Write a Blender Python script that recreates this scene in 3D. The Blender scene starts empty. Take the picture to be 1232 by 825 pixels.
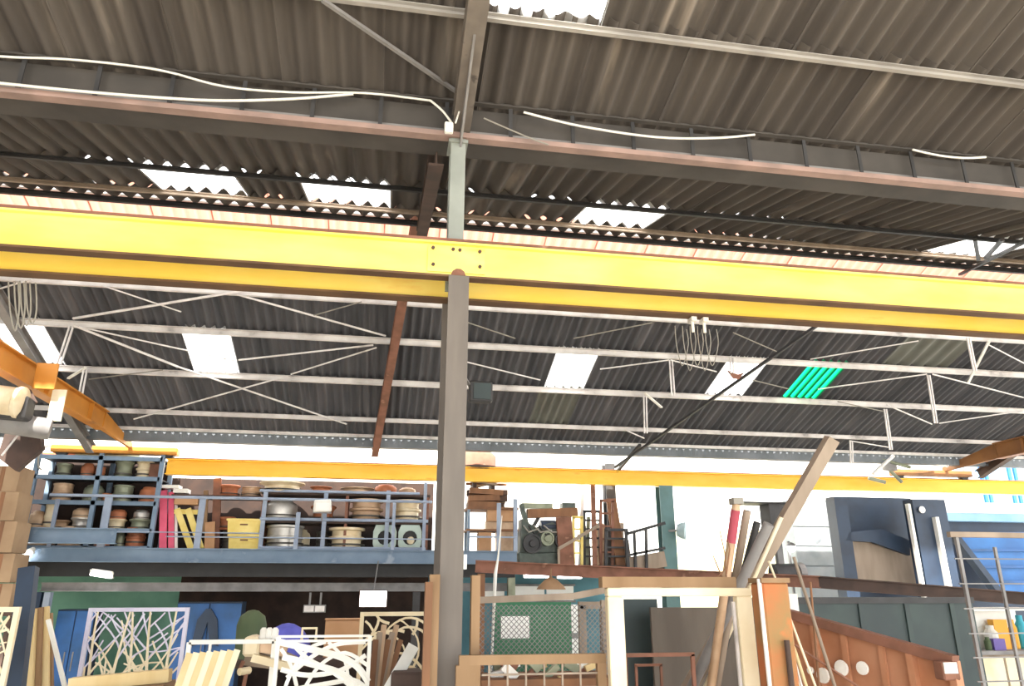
import bpy, math, random
from mathutils import Vector, Matrix
rnd = random.Random(7)
S = bpy.context.scene
COL = S.collection
# ------------------------------------------------------------------ camera
ZC, FPX, TH, PH = 2.6, 880.0, math.radians(9.7), math.radians(18.6)
cd = bpy.data.cameras.new('camera'); cam = bpy.data.objects.new('camera', cd); COL.objects.link(cam)
cd.sensor_width = 36; cd.lens = FPX/1232*36; cd.clip_end = 300
cam.location = (0, 0, ZC); cam.rotation_euler = (math.pi/2+PH, 0, -TH)
S.camera = cam
# ------------------------------------------------------------------ world, sun, exposure
w = bpy.data.worlds.new('sky'); S.world = w; w.use_nodes = True
bg = w.node_tree.nodes['Background']; bg.inputs[0].default_value = (0.93, 0.97, 1.0, 1); bg.inputs[1].default_value = 1.5
sd = bpy.data.lights.new('sun', 'SUN'); sd.energy = 6.0; sd.angle = math.radians(1.5); sd.color = (1, .95, .86)
sun = bpy.data.objects.new('sun', sd); COL.objects.link(sun)
sun.rotation_euler = Vector((0.2, 0.9, -1.0)).to_track_quat('-Z', 'Y').to_euler()
S.view_settings.view_transform = 'Standard'; S.view_settings.look = 'None'
S.view_settings.gamma = 1; S.view_settings.use_curve_mapping = False
S.view_settings.exposure = 1.62
# ------------------------------------------------------------------ measuring helpers
_F = Vector((math.sin(TH)*math.cos(PH), math.cos(TH)*math.cos(PH), math.sin(PH)))
_R = Vector((math.cos(TH), -math.sin(TH), 0)); _U = _R.cross(_F)
def ray(x, y): return _F + _R*((x-616)/FPX) - _U*((y-412.5)/FPX)
def at(x, y, Y):
    d = ray(x, y); return d*(Y/d.y) + Vector((0, 0, ZC))
def onp(x, y, P, off=0):
    d = ray(x, y); Y0, z0, s = P
    return d*((z0+off-s*Y0-ZC)/(d.z-s*d.y)) + Vector((0, 0, ZC))
def V(*a): return Vector(a)
# ------------------------------------------------------------------ materials
def lin(c): return tuple((x/12.92 if x <= .04045 else ((x+.055)/1.055)**2.4) for x in c)
def hexc(h): return lin(tuple(int(h[i:i+2], 16)/255 for i in (0, 2, 4)))
MATS = {}
def mat(name, c1, c2=None, scale=3.0, rough=.7, metal=0.0, bump=0.0, c3=None, stretch=(1, 1, 1), trans=None, emit=None, lo=.38, hi=.64):
    m = bpy.data.materials.new(name); m.use_nodes = True; nt = m.node_tree; N = nt.nodes; L = nt.links
    b = N['Principled BSDF']; b.inputs['Roughness'].default_value = rough; b.inputs['Metallic'].default_value = metal
    a = hexc(c1)+(1,)
    b.inputs['Base Color'].default_value = a
    if c2:
        tc = N.new('ShaderNodeTexCoord'); mp = N.new('ShaderNodeMapping'); mp.inputs['Scale'].default_value = stretch
        oi = N.new('ShaderNodeObjectInfo'); ad = N.new('ShaderNodeVectorMath'); ad.operation = 'ADD'
        sc = N.new('ShaderNodeVectorMath'); sc.operation = 'SCALE'; sc.inputs[0].default_value = (37, 19, 53)
        L.new(oi.outputs['Random'], sc.inputs['Scale']); L.new(tc.outputs['Object'], mp.inputs[0])
        L.new(mp.outputs[0], ad.inputs[0]); L.new(sc.outputs[0], ad.inputs[1])
        nz = N.new('ShaderNodeTexNoise'); nz.inputs['Scale'].default_value = scale; nz.inputs['Detail'].default_value = 6
        L.new(ad.outputs[0], nz.inputs['Vector'])
        cr = N.new('ShaderNodeValToRGB'); L.new(nz.outputs['Fac'], cr.inputs[0])
        cr.color_ramp.elements[0].position = lo; cr.color_ramp.elements[0].color = a
        cr.color_ramp.elements[1].position = hi; cr.color_ramp.elements[1].color = hexc(c2)+(1,)
        if c3:
            e = cr.color_ramp.elements.new(min(.95, hi+.09)); e.color = hexc(c3)+(1,)
        L.new(cr.outputs[0], b.inputs['Base Color'])
        if bump:
            bp = N.new('ShaderNodeBump'); bp.inputs['Strength'].default_value = bump; bp.inputs['Distance'].default_value = .02
            L.new(nz.outputs['Fac'], bp.inputs['Height']); L.new(bp.outputs[0], b.inputs['Normal'])
    if trans:
        out = N['Material Output']; t = N.new('ShaderNodeBsdfTranslucent'); t.inputs[0].default_value = hexc(trans)+(1,)
        mx = N.new('ShaderNodeMixShader'); mx.inputs[0].default_value = .85
        L.new(b.outputs[0], mx.inputs[1]); L.new(t.outputs[0], mx.inputs[2]); L.new(mx.outputs[0], out.inputs[0])
    if emit:
        b.inputs['Emission Color'].default_value = hexc(c1)+(1,); b.inputs['Emission Strength'].default_value = emit
    MATS[name] = m; return m
mat('roof', '47413d', '5c554f', 1.6, .9, bump=.1, c3='81776d', stretch=(2.2, .25, 1), lo=.36, hi=.62)
mat('roof_far', '44454a', '5a595d', 1.6, .9, bump=.1, c3='6a686b', stretch=(2.2, .25, 1), lo=.36, hi=.62)
mat('roof_stain', '6c6d66', '5e5f59', 2.5, .9, stretch=(3, .4, 1))
mat('fibreglass', 'ffffff', rough=.5, trans='ffffff')
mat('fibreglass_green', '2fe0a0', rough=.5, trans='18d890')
mat('ridge_glow_pink', 'e2c2b6', rough=.5, trans='dcb8aa')
def striped_green():  # paints the light through the corrugations: bright crests, dark troughs
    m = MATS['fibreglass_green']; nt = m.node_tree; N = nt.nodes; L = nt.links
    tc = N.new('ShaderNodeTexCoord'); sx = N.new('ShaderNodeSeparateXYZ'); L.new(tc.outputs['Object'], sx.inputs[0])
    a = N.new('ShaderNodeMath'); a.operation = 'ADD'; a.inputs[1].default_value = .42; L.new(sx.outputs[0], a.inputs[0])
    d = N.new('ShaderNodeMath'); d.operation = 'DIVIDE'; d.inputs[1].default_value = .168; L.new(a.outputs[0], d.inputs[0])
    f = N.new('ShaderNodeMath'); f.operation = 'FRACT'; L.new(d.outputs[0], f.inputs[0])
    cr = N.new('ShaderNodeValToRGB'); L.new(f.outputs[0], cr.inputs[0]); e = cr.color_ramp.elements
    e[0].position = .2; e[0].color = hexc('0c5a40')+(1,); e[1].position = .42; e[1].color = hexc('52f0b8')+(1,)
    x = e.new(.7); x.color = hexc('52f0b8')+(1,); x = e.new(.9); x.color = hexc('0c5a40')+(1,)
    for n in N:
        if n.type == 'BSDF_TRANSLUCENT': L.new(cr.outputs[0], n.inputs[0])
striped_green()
mat('concrete', 'd2ccc0', 'c0b9ac', 1.5, .9, bump=.2)
mat('yard', 'cfcabf', 'bdb7ab', .6, .95)
mat('white_wall', 'f6f4ee', 'e9e6de', .8, .9)
mat('green_wall', '7fb09a', '6a9886', 1.2, .9)
mat('teal_wall', '4f7884', '5f8c98', 1.2, .9)
mat('dark_wall', '4d4a46', '3a3835', 1.2, .9)
mat('yellow_deep', 'f6b92c', 'fac545', 1.6, .45, c3='e29c24', stretch=(.6, 2, 2))
mat('flange_shade', '6f5238', '5c432f', 3, .8)
mat('red_faded', 'b4505f', 'a04450', 3, .8)
mat('yellow', 'ffdd62', 'ffe680', 1.6, .45, c3='f4c458', stretch=(.6, 2, 2))
mat('orange', 'c98630', 'b67628', 1.5, .5, c3='8e5a24')
mat('crane_brown', '96663a', '805632', 1.5, .6, c3='684628')
mat('column', '675f58', '736a62', 2.4, .6, c3='4f4944', stretch=(3, 3, .5))
mat('column_green', '92968f', '82867f', 2.4, .6)
mat('rust', '8f6250', '74503f', 3.5, .85, bump=.2, c3='ab7f6a')
mat('rust_dark', '54423a', '41342e', 3, .85)
mat('board_dark', '6e645a', '5a5149', 2.5, .85, stretch=(1, 1, .2))
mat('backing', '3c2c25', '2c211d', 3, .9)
mat('steel_pale', 'ebe7e4', 'd2ccc9', 3, .5, c3='a8a2a0')
mat('steel_grey', 'aaa59f', '96918c', 3, .6)
mat('steel_mid', '8d8a88', '757271', 3, .6)
mat('steel_dark', '3d3c3d', '2f2e2f', 3, .6)
mat('gutter', '4f4a46', '413d3a', 2, .8)
mat('gutter_flange', 'a68a80', '8c766e', 3, .8)
mat('shed_board', '8d9294', '7a8082', 2, .8)
mat('gutter_far', '74797f', '62686d', 2, .7)
mat('bluegrey', '75899d', '687d92', 2.5, .5, c3='8f9cab')
mat('bluegrey_pale', '9aa6b8', '8591a6', 2.5, .5)
mat('navy', '26384f', '1d2b3f', 2, .5)
mat('blue', '2f74b8', '2763a2', 2, .5)
mat('blue_pale', '9cc6e8', '86b4dc', 2, .5)
mat('blue_door', '2b5f9e', '24507f', 2, .5)
mat('teal_post', '5f7f80', '54716f', 2, .6)
mat('white_paint', 'f3f1ea', 'e4e0d6', 3, .5)
mat('cream', 'efe2c4', 'e0cfab', 3, .6)
mat('cream_metal', 'ead9b4', 'd8c39b', 3, .5)
mat('lilac_metal', 'd9d6e6', 'c6c0d6', 3, .5)
mat('wood', '987a5a', '846748', 4, .75, stretch=(1, 1, .2))
mat('wood_pale', 'e2cc9c', 'd3b883', 4, .75, stretch=(1, 1, .2))
mat('wood_grey', 'a39281', '8c7c6c', 4, .8, stretch=(1, 1, .2))
mat('wood_brown', '8d6446', '75523a', 4, .8, stretch=(1, 1, .2))
mat('cardboard', 'cfa27a', 'bf926a', 2, .9)
mat('pink_paint', 'e2607c', 'd4526e', 3, .6)
mat('yellow_wood', 'f2dc8a', 'e4c96c', 3, .7)
mat('drum_green', '8f937c', '767a66', 4, .45, metal=.3)
mat('drum_tan', 'c8a98a', 'ab8c6e', 4, .5, metal=.2)
mat('drum_rust', 'bd7650', '9a5c3e', 4, .6, metal=.1)
mat('drum_silver', 'cfcac2', 'aca79f', 4, .35, metal=.5)
mat('drum_cream', 'ecdcbc', 'd8c29a', 4, .5)
mat('drum_band', '55504a', '45413c', 4, .5, metal=.3)
mat('block_pale', 'bccbc0', 'a8b8ac', 3, .6)
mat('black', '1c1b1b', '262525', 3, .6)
mat('engine', '59625a', '454d47', 6, .6, bump=.3)
mat('orange_sheet', 'c08a6a', 'b07654', 2.2, .75, c3='cf9f82')
mat('rust_orange', 'b86a3e', '94784c', 3.2, .8, c3='cf6f3c', bump=.2)
mat('dark_green', '3c4a48', '333e40', 1.5, .6)
mat('green_board', '3f7a58', '357050', 2, .7)
mat('white_sheet', 'f8f8f4', 'eeeeea', 3, .5)
mat('cable', 'e8e4da', rough=.6)
mat('cable_grey', '8f8a80', rough=.6)
mat('lamp_white', 'ffffff', rough=.4, emit=6.0)
mat('lamp_face', 'ffffff', rough=.4, emit=3.0)
mat('disc_white', 'fbf7f0', 'f3ece2', 3, .5)
mat('blue_cloth', '6468c8', '5256b0', 5, .9, bump=.4)
mat('boxes_brown', 'a58a6c', '957a5e', 2, .85)
mat('yellow_pale_wall', 'f3efc4', 'ece6b4', 1, .9)
mat('glass', '9fb4b8', rough=.1)
mat('goods_a', 'e0a23c'); mat('goods_b', '3ca0b4'); mat('goods_c', '6a5a9a'); mat('goods_d', 'd8d4cc'); mat('goods_e', '4c5a3c')
# ------------------------------------------------------------------ mesh builder
class MB:
    def __init__(s): s.v = []; s.f = []
    def add(s, vs, fs):
        n = len(s.v); s.v += [Vector(v) for v in vs]; s.f += [tuple(i+n for i in f) for f in fs]; return s
    def box(s, c, d, rot=None):
        c = Vector(c); x, y, z = d[0]/2, d[1]/2, d[2]/2
        vs = [Vector((i*x, j*y, k*z)) for i in (-1, 1) for j in (-1, 1) for k in (-1, 1)]
        if rot is not None: vs = [rot @ v for v in vs]
        return s.add([c+v for v in vs], [(0, 1, 3, 2), (4, 6, 7, 5), (0, 4, 5, 1), (2, 3, 7, 6), (0, 2, 6, 4), (1, 5, 7, 3)])
    def _frame(s, p, q, up):
        d = (q-p).normalized(); up = Vector(up)
        if abs(d.dot(up)) > .98: up = Vector((0, 1, 0)) if abs(d.y) < .9 else Vector((1, 0, 0))
        a = d.cross(up).normalized(); return a, a.cross(d).normalized()
    def bar(s, p, q, w, h, up=(0, 0, 1), w2=None, h2=None):
        p, q = Vector(p), Vector(q); a, b = s._frame(p, q, up); w2 = w if w2 is None else w2; h2 = h if h2 is None else h2
        vs = [p+a*(i*w/2)+b*(j*h/2) for i, j in ((-1, -1), (1, -1), (1, 1), (-1, 1))] + [q+a*(i*w2/2)+b*(j*h2/2) for i, j in ((-1, -1), (1, -1), (1, 1), (-1, 1))]
        return s.add(vs, [(0, 3, 2, 1), (4, 5, 6, 7), (0, 1, 5, 4), (1, 2, 6, 5), (2, 3, 7, 6), (3, 0, 4, 7)])
    def prof(s, p, q, pts, up=(0, 0, 1)):
        p, q = Vector(p), Vector(q); a, b = s._frame(p, q, up); n = len(pts)
        vs = [p+a*x+b*y for x, y in pts]+[q+a*x+b*y for x, y in pts]
        return s.add(vs, [tuple(range(n))[::-1], tuple(range(n, 2*n))]+[(i, (i+1) % n, n+(i+1) % n, n+i) for i in range(n)])
    def ibeam(s, p, q, w, h, tf=.02, tw=.014, up=(0, 0, 1)):
        y = h/2; x = w/2; t = tw/2
        return s.prof(p, q, [(-x, -y), (x, -y), (x, -y+tf), (t, -y+tf), (t, y-tf), (x, y-tf), (x, y), (-x, y), (-x, y-tf), (-t, y-tf), (-t, -y+tf), (-x, -y+tf)], up)
    def chan(s, p, q, w, h, t=.02, up=(0, 0, 1)):
        x, y = w/2, h/2
        return s.prof(p, q, [(-x, -y), (x, -y), (x, -y+t), (-x+t, -y+t), (-x+t, y-t), (x, y-t), (x, y), (-x, y)], up)
    def angle(s, p, q, w, t=.012, up=(0, 0, 1)):
        x = w/2
        return s.prof(p, q, [(-x, -x), (x, -x), (x, -x+t), (-x+t, -x+t), (-x+t, x), (-x, x)], up)
    def cyl(s, p, q, r, n=10, r2=None):
        p, q = Vector(p), Vector(q); a, b = s._frame(p, q, (0, 0, 1)); r2 = r if r2 is None else r2
        cs = [(math.cos(2*math.pi*i/n), math.sin(2*math.pi*i/n)) for i in range(n)]
        vs = [p+(a*c+b*t)*r for c, t in cs]+[q+(a*c+b*t)*r2 for c, t in cs]
        return s.add(vs, [tuple(range(n))[::-1], tuple(range(n, 2*n))]+[(i, (i+1) % n, n+(i+1) % n, n+i) for i in range(n)])
    def path(s, pts, r, n=6, flat=1.0):
        pts = [Vector(p) for p in pts]; rr = r if isinstance(r, (list, tuple)) else [r]*len(pts); vs = []
        for k, p in enumerate(pts):
            d = pts[min(k+1, len(pts)-1)]-pts[max(k-1, 0)]
            a, b = s._frame(V(0, 0, 0), d, (0, 1, 0) if abs(d.normalized().y) < .9 else (0, 0, 1))
            vs += [p+a*(math.cos(2*math.pi*(i+.5)/n)*rr[k])+b*(math.sin(2*math.pi*(i+.5)/n)*rr[k]*flat) for i in range(n)]
        m = len(pts); fs = [tuple(range(n))[::-1], tuple(range((m-1)*n, m*n))]
        for k in range(m-1): fs += [(k*n+i, k*n+(i+1) % n, (k+1)*n+(i+1) % n, (k+1)*n+i) for i in range(n)]
        return s.add(vs, fs)
    def lathe(s, c, pr, n=18, ax=(0, 0, 1)):
        c = Vector(c); q = Vector((0, 0, 1)).rotation_difference(Vector(ax)); vs = []
        for r, z in pr: vs += [c+q @ Vector((r*math.cos(2*math.pi*i/n), r*math.sin(2*math.pi*i/n), z)) for i in range(n)]
        m = len(pr); fs = [tuple(range(n))[::-1], tuple(range((m-1)*n, m*n))]
        for k in range(m-1): fs += [(k*n+i, k*n+(i+1) % n, (k+1)*n+(i+1) % n, (k+1)*n+i) for i in range(n)]
        return s.add(vs, fs)
    def poly(s, pts, d):
        pts = [Vector(p) for p in pts]; n = len(pts); d = Vector(d)
        return s.add(pts+[p+d for p in pts], [tuple(range(n))[::-1], tuple(range(n, 2*n))]+[(i, (i+1) % n, n+(i+1) % n, n+i) for i in range(n)])
ORG = {}
def tag(o, label=None, cat=None, group=None, kind=None):
    if label: o['label'] = label
    if cat: o['category'] = cat
    if group: o['group'] = group
    if kind: o['kind'] = kind
    return o
def thing(name, loc, label, cat, group=None, kind=None):
    o = bpy.data.objects.new(name, None); o.empty_display_size = .2; COL.objects.link(o); o.location = loc; ORG[o.name] = Vector(loc)
    return tag(o, label, cat, group, kind)
def obj(name, mb, m, parent=None, label=None, cat=None, group=None, kind=None, smooth=False, bevel=0):
    if parent is not None: org = ORG[parent.name]
    else:
        xs = [v.x for v in mb.v]; ys = [v.y for v in mb.v]; org = V((min(xs)+max(xs))/2, (min(ys)+max(ys))/2, min(v.z for v in mb.v))
    me = bpy.data.meshes.new(name); me.from_pydata([v-org for v in mb.v], [], mb.f); me.materials.append(MATS[m]); me.update()
    import bmesh
    bm = bmesh.new(); bm.from_mesh(me); bmesh.ops.recalc_face_normals(bm, faces=bm.faces); bm.to_mesh(me); bm.free()
    if smooth:
        me.shade_smooth()
        try: me.set_sharp_from_angle(angle=math.radians(40))
        except Exception: pass
    o = bpy.data.objects.new(name, me); COL.objects.link(o); ORG[o.name] = org
    if parent is not None: o.parent = parent
    else: o.location = org
    if bevel:
        bv = o.modifiers.new('bevel', 'BEVEL'); bv.width = bevel; bv.segments = 1
    return tag(o, label, cat, group, kind)
def copy_tree(o, loc, label=None, group=None, rz=0):
    c = o.copy(); COL.objects.link(c); c.location = loc; c.rotation_euler.z = rz
    if label: c['label'] = label
    if group: c['group'] = group
    for ch in list(o.children):
        d = ch.copy(); COL.objects.link(d); d.parent = c
        for g in list(ch.children):
            e = g.copy(); COL.objects.link(e); e.parent = d
    return c
# ================================================================== STRUCTURE
XL, XR = -11.0, 24.0
obj('floor', MB().box((7, 9, -.1), (50, 40, .2)), 'concrete', None, 'grey concrete workshop floor below the stacked metalwork', 'floor', kind='structure')
obj('ground', MB().box((7, 5, -.35), (160, 160, .3)), 'yard', None, 'pale concrete yard outside the workshop', 'ground', kind='structure')
# ---- roof slopes : z = z0 + s (Y - Y0)
PA, PB, PC = (5.5, 6.8, -.222), (5.7, 6.55, .2586), (17.0, 5.69, -.325)
def zof(P, Y): return P[1]+P[2]*(Y-P[0])
_sm = {}
def sheet_mesh(W, L, mname, key):
    k = (key, mname)
    if k in _sm: return _sm[k]
    waves, seg = 5, 8; n = waves*seg; p = W/waves; amp = p*.2; t = .007; vs = []
    for z in (0, -t):
        for y in (0, L):
            for i in range(n+1):
                x = -W/2+W*i/n; vs.append((x, y, z+amp*(1-math.cos(2*math.pi*i/seg))))
    r = n+1; fs = []
    for i in range(n):
        fs += [(i, i+1, r+i+1, r+i), (2*r+i, 3*r+i, 3*r+i+1, 2*r+i+1), (i, 2*r+i, 2*r+i+1, i+1), (r+i, r+i+1, 3*r+i+1, 3*r+i)]
    fs += [(0, r, 3*r, 2*r), (n, 2*r+n, 3*r+n, r+n)]
    me = bpy.data.meshes.new('roof_sheet'); me.from_pydata(vs, [], fs); me.materials.append(MATS[mname]); me.update(); me.shade_smooth()
    try: me.set_sharp_from_angle(angle=math.radians(60))
    except Exception: pass
    _sm[k] = me; return me
def sheet_row(parent, P, Ya, Yb, W, x0, x1, base, anchors=(), lap=.1):
    sl = math.atan(P[2]); L = (Yb-Ya)/math.cos(sl)+lap; O = ORG[parent.name]
    edges = [x0]; todo = []
    for xc, aw, am in sorted(anchors): todo.append((edges[-1], xc-aw/2, None)); todo.append((xc-aw/2, xc+aw/2, am)); edges.append(xc+aw/2)
    todo.append((edges[-1], x1, None))
    for a, b, am in todo:
        if b-a < .05: continue
        n = 1 if am else max(1, round((b-a)/W)); ww = (b-a)/n
        for i in range(n):
            mn = am or base
            me = sheet_mesh(W, L, mn, (round(W, 3), round(L, 3)))
            o = bpy.data.objects.new('roof_sheet', me); COL.objects.link(o); o.parent = parent
            o.location = V(a+ww*(i+.5), Ya, zof(P, Ya)+.004*(i % 2)) - O
            o.rotation_euler = (sl, 0, 0); o.scale = (ww/W*1.016, 1, 1)
            if am: tag(o, {'fibreglass': 'white translucent roof sheet glowing with daylight', 'fibreglass_green': 'green translucent roof sheet', 'ridge_glow_pink': 'roof sheet made pink and translucent to show the sunlit ridge band', 'roof_stain': 'pale stained roof sheet'}[am])
def roof(label, P, Y): return thing('ceiling', (6, Y, zof(P, Y)), label, 'ceiling', kind='structure')
rA = roof('corrugated roof slope falling towards the cable-hung valley gutter', PA, 5.5)
xs_top = onp(655, 2, PA).x
sheet_row(rA, PA, 4.62, 5.62, 0.86, -6.2, 9.2, 'roof')
sheet_row(rA, PA, 3.3, 4.62, 0.86, -6.2, 9.2, 'roof', [(xs_top, 1.0, 'fibreglass')])
obj('ceiling', MB().poly([(XL, 3.25, zof(PA, 3.25)+.1), (XL, -2.6, zof(PA, -2.6)+.1), (XL, -6, zof(PA, -2.6)-.7), (XL, -6, zof(PA, -2.6)-.64), (XL, -2.6, zof(PA, -2.6)+.16), (XL, 3.25, zof(PA, 3.25)+.16)], (XR-XL, 0, 0)), 'roof', None,
    'grey roof covering over the entrance bay', 'ceiling', kind='structure')
for nm, x0, x1 in (('left', XL, -6.2), ('right', 9.2, XR)):
    obj('ceiling', MB().poly([(x0, 3.25, zof(PA, 3.25)+.06), (x0, 5.62, zof(PA, 5.62)+.06), (x0, 5.62, zof(PA, 5.62)+.1), (x0, 3.25, zof(PA, 3.25)+.1)], (x1-x0, 0, 0)), 'roof', None, 'grey roof covering at the %s end of the valley gutter' % nm, 'ceiling', kind='structure')
rB = roof('dark corrugated roof slope rising behind the valley gutter to the ridge', PB, 5.8)
YB = [5.75, 7.58, 8.6, 9.16]
skB = [(x, 1.04, 'fibreglass') for x in (onp(233, 216, PB).x, onp(418, 230, PB).x, onp(742, 262, PB).x, onp(1190, 295, PB).x)]
sheet_row(rB, PB, YB[0], YB[1], 1.02, -6.5, 12.5, 'roof')
sheet_row(rB, PB, YB[1], YB[2], 1.02, -6.5, 12.5, 'roof', skB, .06)
sheet_row(rB, PB, YB[2], YB[3], 1.02, -6.5, 12.5, 'roof', (), .05)
rC = roof('far corrugated roof slope with daylight sheets above the gallery', PC, 12)
YC = [9.75, 11.9, 12.97, 14.3, 15.72, 16.42, 17.1]
def xa(px, py): return onp(px, py, PC).x
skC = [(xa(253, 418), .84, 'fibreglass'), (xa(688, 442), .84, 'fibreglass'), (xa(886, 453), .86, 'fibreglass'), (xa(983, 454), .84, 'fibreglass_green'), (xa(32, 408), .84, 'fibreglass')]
sheet_row(rC, PC, YC[0], 10.75, .84, -9.5, 20, 'ridge_glow_pink')  # translucent pink added so this row glows like a sunlit underside
sheet_row(rC, PC, 10.75, YC[1], .84, -9.5, 20, 'roof_far')
sheet_row(rC, PC, YC[1], YC[2], .84, -9.5, 20, 'roof_far', [(xa(1112, 428), 1.5, 'roof_stain')])
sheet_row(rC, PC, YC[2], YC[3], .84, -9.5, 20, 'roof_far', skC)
sheet_row(rC, PC, YC[3], YC[4], .84, -9.5, 20, 'roof_far', [(xa(664, 497), .9, 'roof_stain')])
sheet_row(rC, PC, YC[4], 16.44, .84, -9.5, 20, 'roof_far')
# ---- outer walls
obj('wall_far', MB().box((8, 30.1, 5.5), (56, .3, 11)), 'white_wall', None, 'sunlit white building wall beyond the open far side', 'wall', kind='structure')
obj('wall_left', MB().box((XL-.1, 7, 3.6), (.2, 32, 7.2)), 'dark_wall', None, 'dark side wall of the workshop beside the gallery', 'wall', kind='structure')
# ================================================================== COLUMN LINE
c0 = at(550.5, 400, 5.42); XC = c0.x
pc = thing('column', (XC, 5.7, 0), 'tall grey steel column carrying the two yellow runway beams', 'column')
obj('front_flange', MB().box((XC, 5.43, 2.5), (.165, .025, 5.0)), 'column', pc)
obj('web', MB().box((XC+.02, 5.75, 2.5), (.02, .62, 5.0)), 'column', pc)
obj('back_flange', MB().box((XC, 6.07, 2.5), (.165, .025, 5.0)), 'column', pc)
obj('upper_shaft', MB().ibeam((XC-.02, 5.68, 5.0), (XC-.02, 5.68, 6.48), .13, .2, up=(0, 1, 0)), 'column_green', pc)
obj('base_plate', MB().box((XC, 5.75, .02), (.2, .7, .04)), 'column', pc)
for z in (5.36+1.0,):
    obj('cap_plate', MB().box((XC-.02, 5.68, z), (.17, .24, .03)), 'column_green', pc)
# yellow runway beams
def runway(nm, Y, z0, h, wd, x0, x1, m, label, bolts=False):
    t = thing('runway_beam', ((x0+x1)/2, Y, z0), label, 'crane beam', 'yellow crane runway beams')
    obj('web', MB().box(((x0+x1)/2, Y, z0+h/2), (x1-x0, .014, h-.03)), m, t)
    obj('top_flange', MB().box(((x0+x1)/2, Y, z0+h-.009), (x1-x0, wd, .018)), m, t)
    obj('bottom_flange', MB().box(((x0+x1)/2, Y, z0+.009), (x1-x0, wd, .018)), 'flange_shade' if Y < 10 else m, t)  # near bottom flanges coloured brown for the shade on their undersides
    obj('rail', MB().box(((x0+x1)/2, Y, z0+h+.02), (x1-x0, .05, .04)), 'rust', t)
    return t
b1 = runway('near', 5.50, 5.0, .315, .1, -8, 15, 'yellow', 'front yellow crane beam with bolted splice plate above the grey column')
pl = obj('splice_plate', MB().box((at(549, 310, 5.5).x, 5.486, 5.165), (.47, .016, .23)), 'yellow', b1)
for px, py in ((521, 299), (521, 319), (545, 301), (553, 302), (577, 304), (577, 322)):
    q = at(px, py, 5.49); obj('bolt', MB().cyl((q.x, 5.48, q.z), (q.x, 5.458, q.z), .014, 6), 'rust_dark', b1)
obj('weld_patch', MB().lathe((XC, 5.478, 5.03), [(.005, -.02), (.055, -.015), (.06, 0), (.02, .012)], 10, (0, -1, 0)), 'rust', b1)
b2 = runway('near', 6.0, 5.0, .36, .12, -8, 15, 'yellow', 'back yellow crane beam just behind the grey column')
# valley gutter
g = thing('valley_gutter', (XC, 5.7, 6.4), 'dark sheet-metal valley gutter with rusty lower flange and hangers', 'gutter')
obj('trough', MB().prof((-7, 5.8, 6.6), (11, 5.8, 6.6), [(-.15, .16), (-.15, -.16), (.15, -.16), (.15, .16), (.13, .16), (.13, -.14), (-.13, -.14), (-.13, .16)]), 'gutter', g)
obj('upper_edge', MB().angle((-7, 5.56, 6.78), (11, 5.56, 6.78), .05), 'gutter', g)
obj('lower_flange', MB().bar((-7, 5.6, 6.42), (11, 5.6, 6.42), .09, .05), 'gutter_flange', g)
obj('mid_rail', MB().bar((-7, 5.63, 6.5), (11, 5.63, 6.5), .02, .02), 'steel_mid', g)
for i in range(30):
    x = -6.6+i*.58
    obj('hanger', MB().bar((x, 5.575, 6.44), (x, 5.575, 6.78), .035, .012, (0, 1, 0)), 'steel_dark', g)
# rafters on the column line
def rafter(P, Ya, Yb, X, w, h, m, label, off=.03):
    a, b = V(X, Ya, zof(P, Ya)-off-h/2), V(X, Yb, zof(P, Yb)-off-h/2)
    return obj('rafter', MB().ibeam(a, b, w, h), m, None, label, 'rafter')
rafter(PA, 5.62, 1.0, XC, .16, .24, 'column', 'grey steel rafter running up from the column head to the bright skylight', .075)
obj('haunch', MB().poly([(XC-.01, 5.6, 6.3), (XC-.01, 5.58, 6.5), (XC-.01, 4.6, 6.68), (XC-.01, 4.75, 6.62)], (.02, 0, 0)), 'steel_mid', pc)
rafter(PB, 5.9, 9.4, at(520, 240, 7.5).x-.05, .14, .2, 'rust_dark', 'rusty dark rafter under the roof slope between gutter and ridge', .09)
pa_, pb_ = onp(484, 362, PC, -.22), onp(451, 545, PC, -.22); dd = (pb_-pa_)
obj('rafter', MB().ibeam(pa_-dd*.4, pb_, .15, .2), 'rust', None, 'rust-brown rafter crossing the far roof slope beside the grey column', 'rafter')
rafter(PC, 9.9, 17.0, onp(1010, 470, PC, -.2).x+6.0, .17, .22, 'rust_dark', 'dark rafter on the far roof slope over the blue plant', .12)
rafter(PC, 9.9, 17.0, onp(50, 400, PC).x-.2, .15, .2, 'steel_mid', 'grey rafter on the far roof slope above the orange crane girder', .12)
# purlins
def purlin(P, Y, x0, x1, m, label, s=.07, off=0):
    obj('purlin', MB().chan((x0, Y, zof(P, Y)-s*.62+off-.004), (x1, Y, zof(P, Y)-s*.62+off-.004), s*.7, s*1.1, .008), m, None, label, 'purlin', 'roof purlins')
purlin(PA, 4.68, -6.2, 9.2, 'steel_grey', 'pale steel purlin under the roof in front of the gutter', .06)
purlin(PA, 3.4, -6.2, 9.2, 'steel_grey', 'pale steel purlin above the entrance skylight', .06)
purlin(PB, YB[0]+.08, -6.5, 12.5, 'steel_dark', 'dark purlin along the gutter side of the rising roof slope')
purlin(PB, YB[1], -6.5, 12.5, 'steel_dark', 'dark purlin at the gutter-side ends of the ridge skylights', .05)
purlin(PB, YB[2]+.02, -6.5, 12.5, 'wood_grey', 'brownish purlin at the ridge-side ends of the skylights', .05)
purlin(PB, YB[3], -6.5, 12.5, 'steel_dark', 'dark ridge purlin with daylight showing through the sheet ends')
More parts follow.
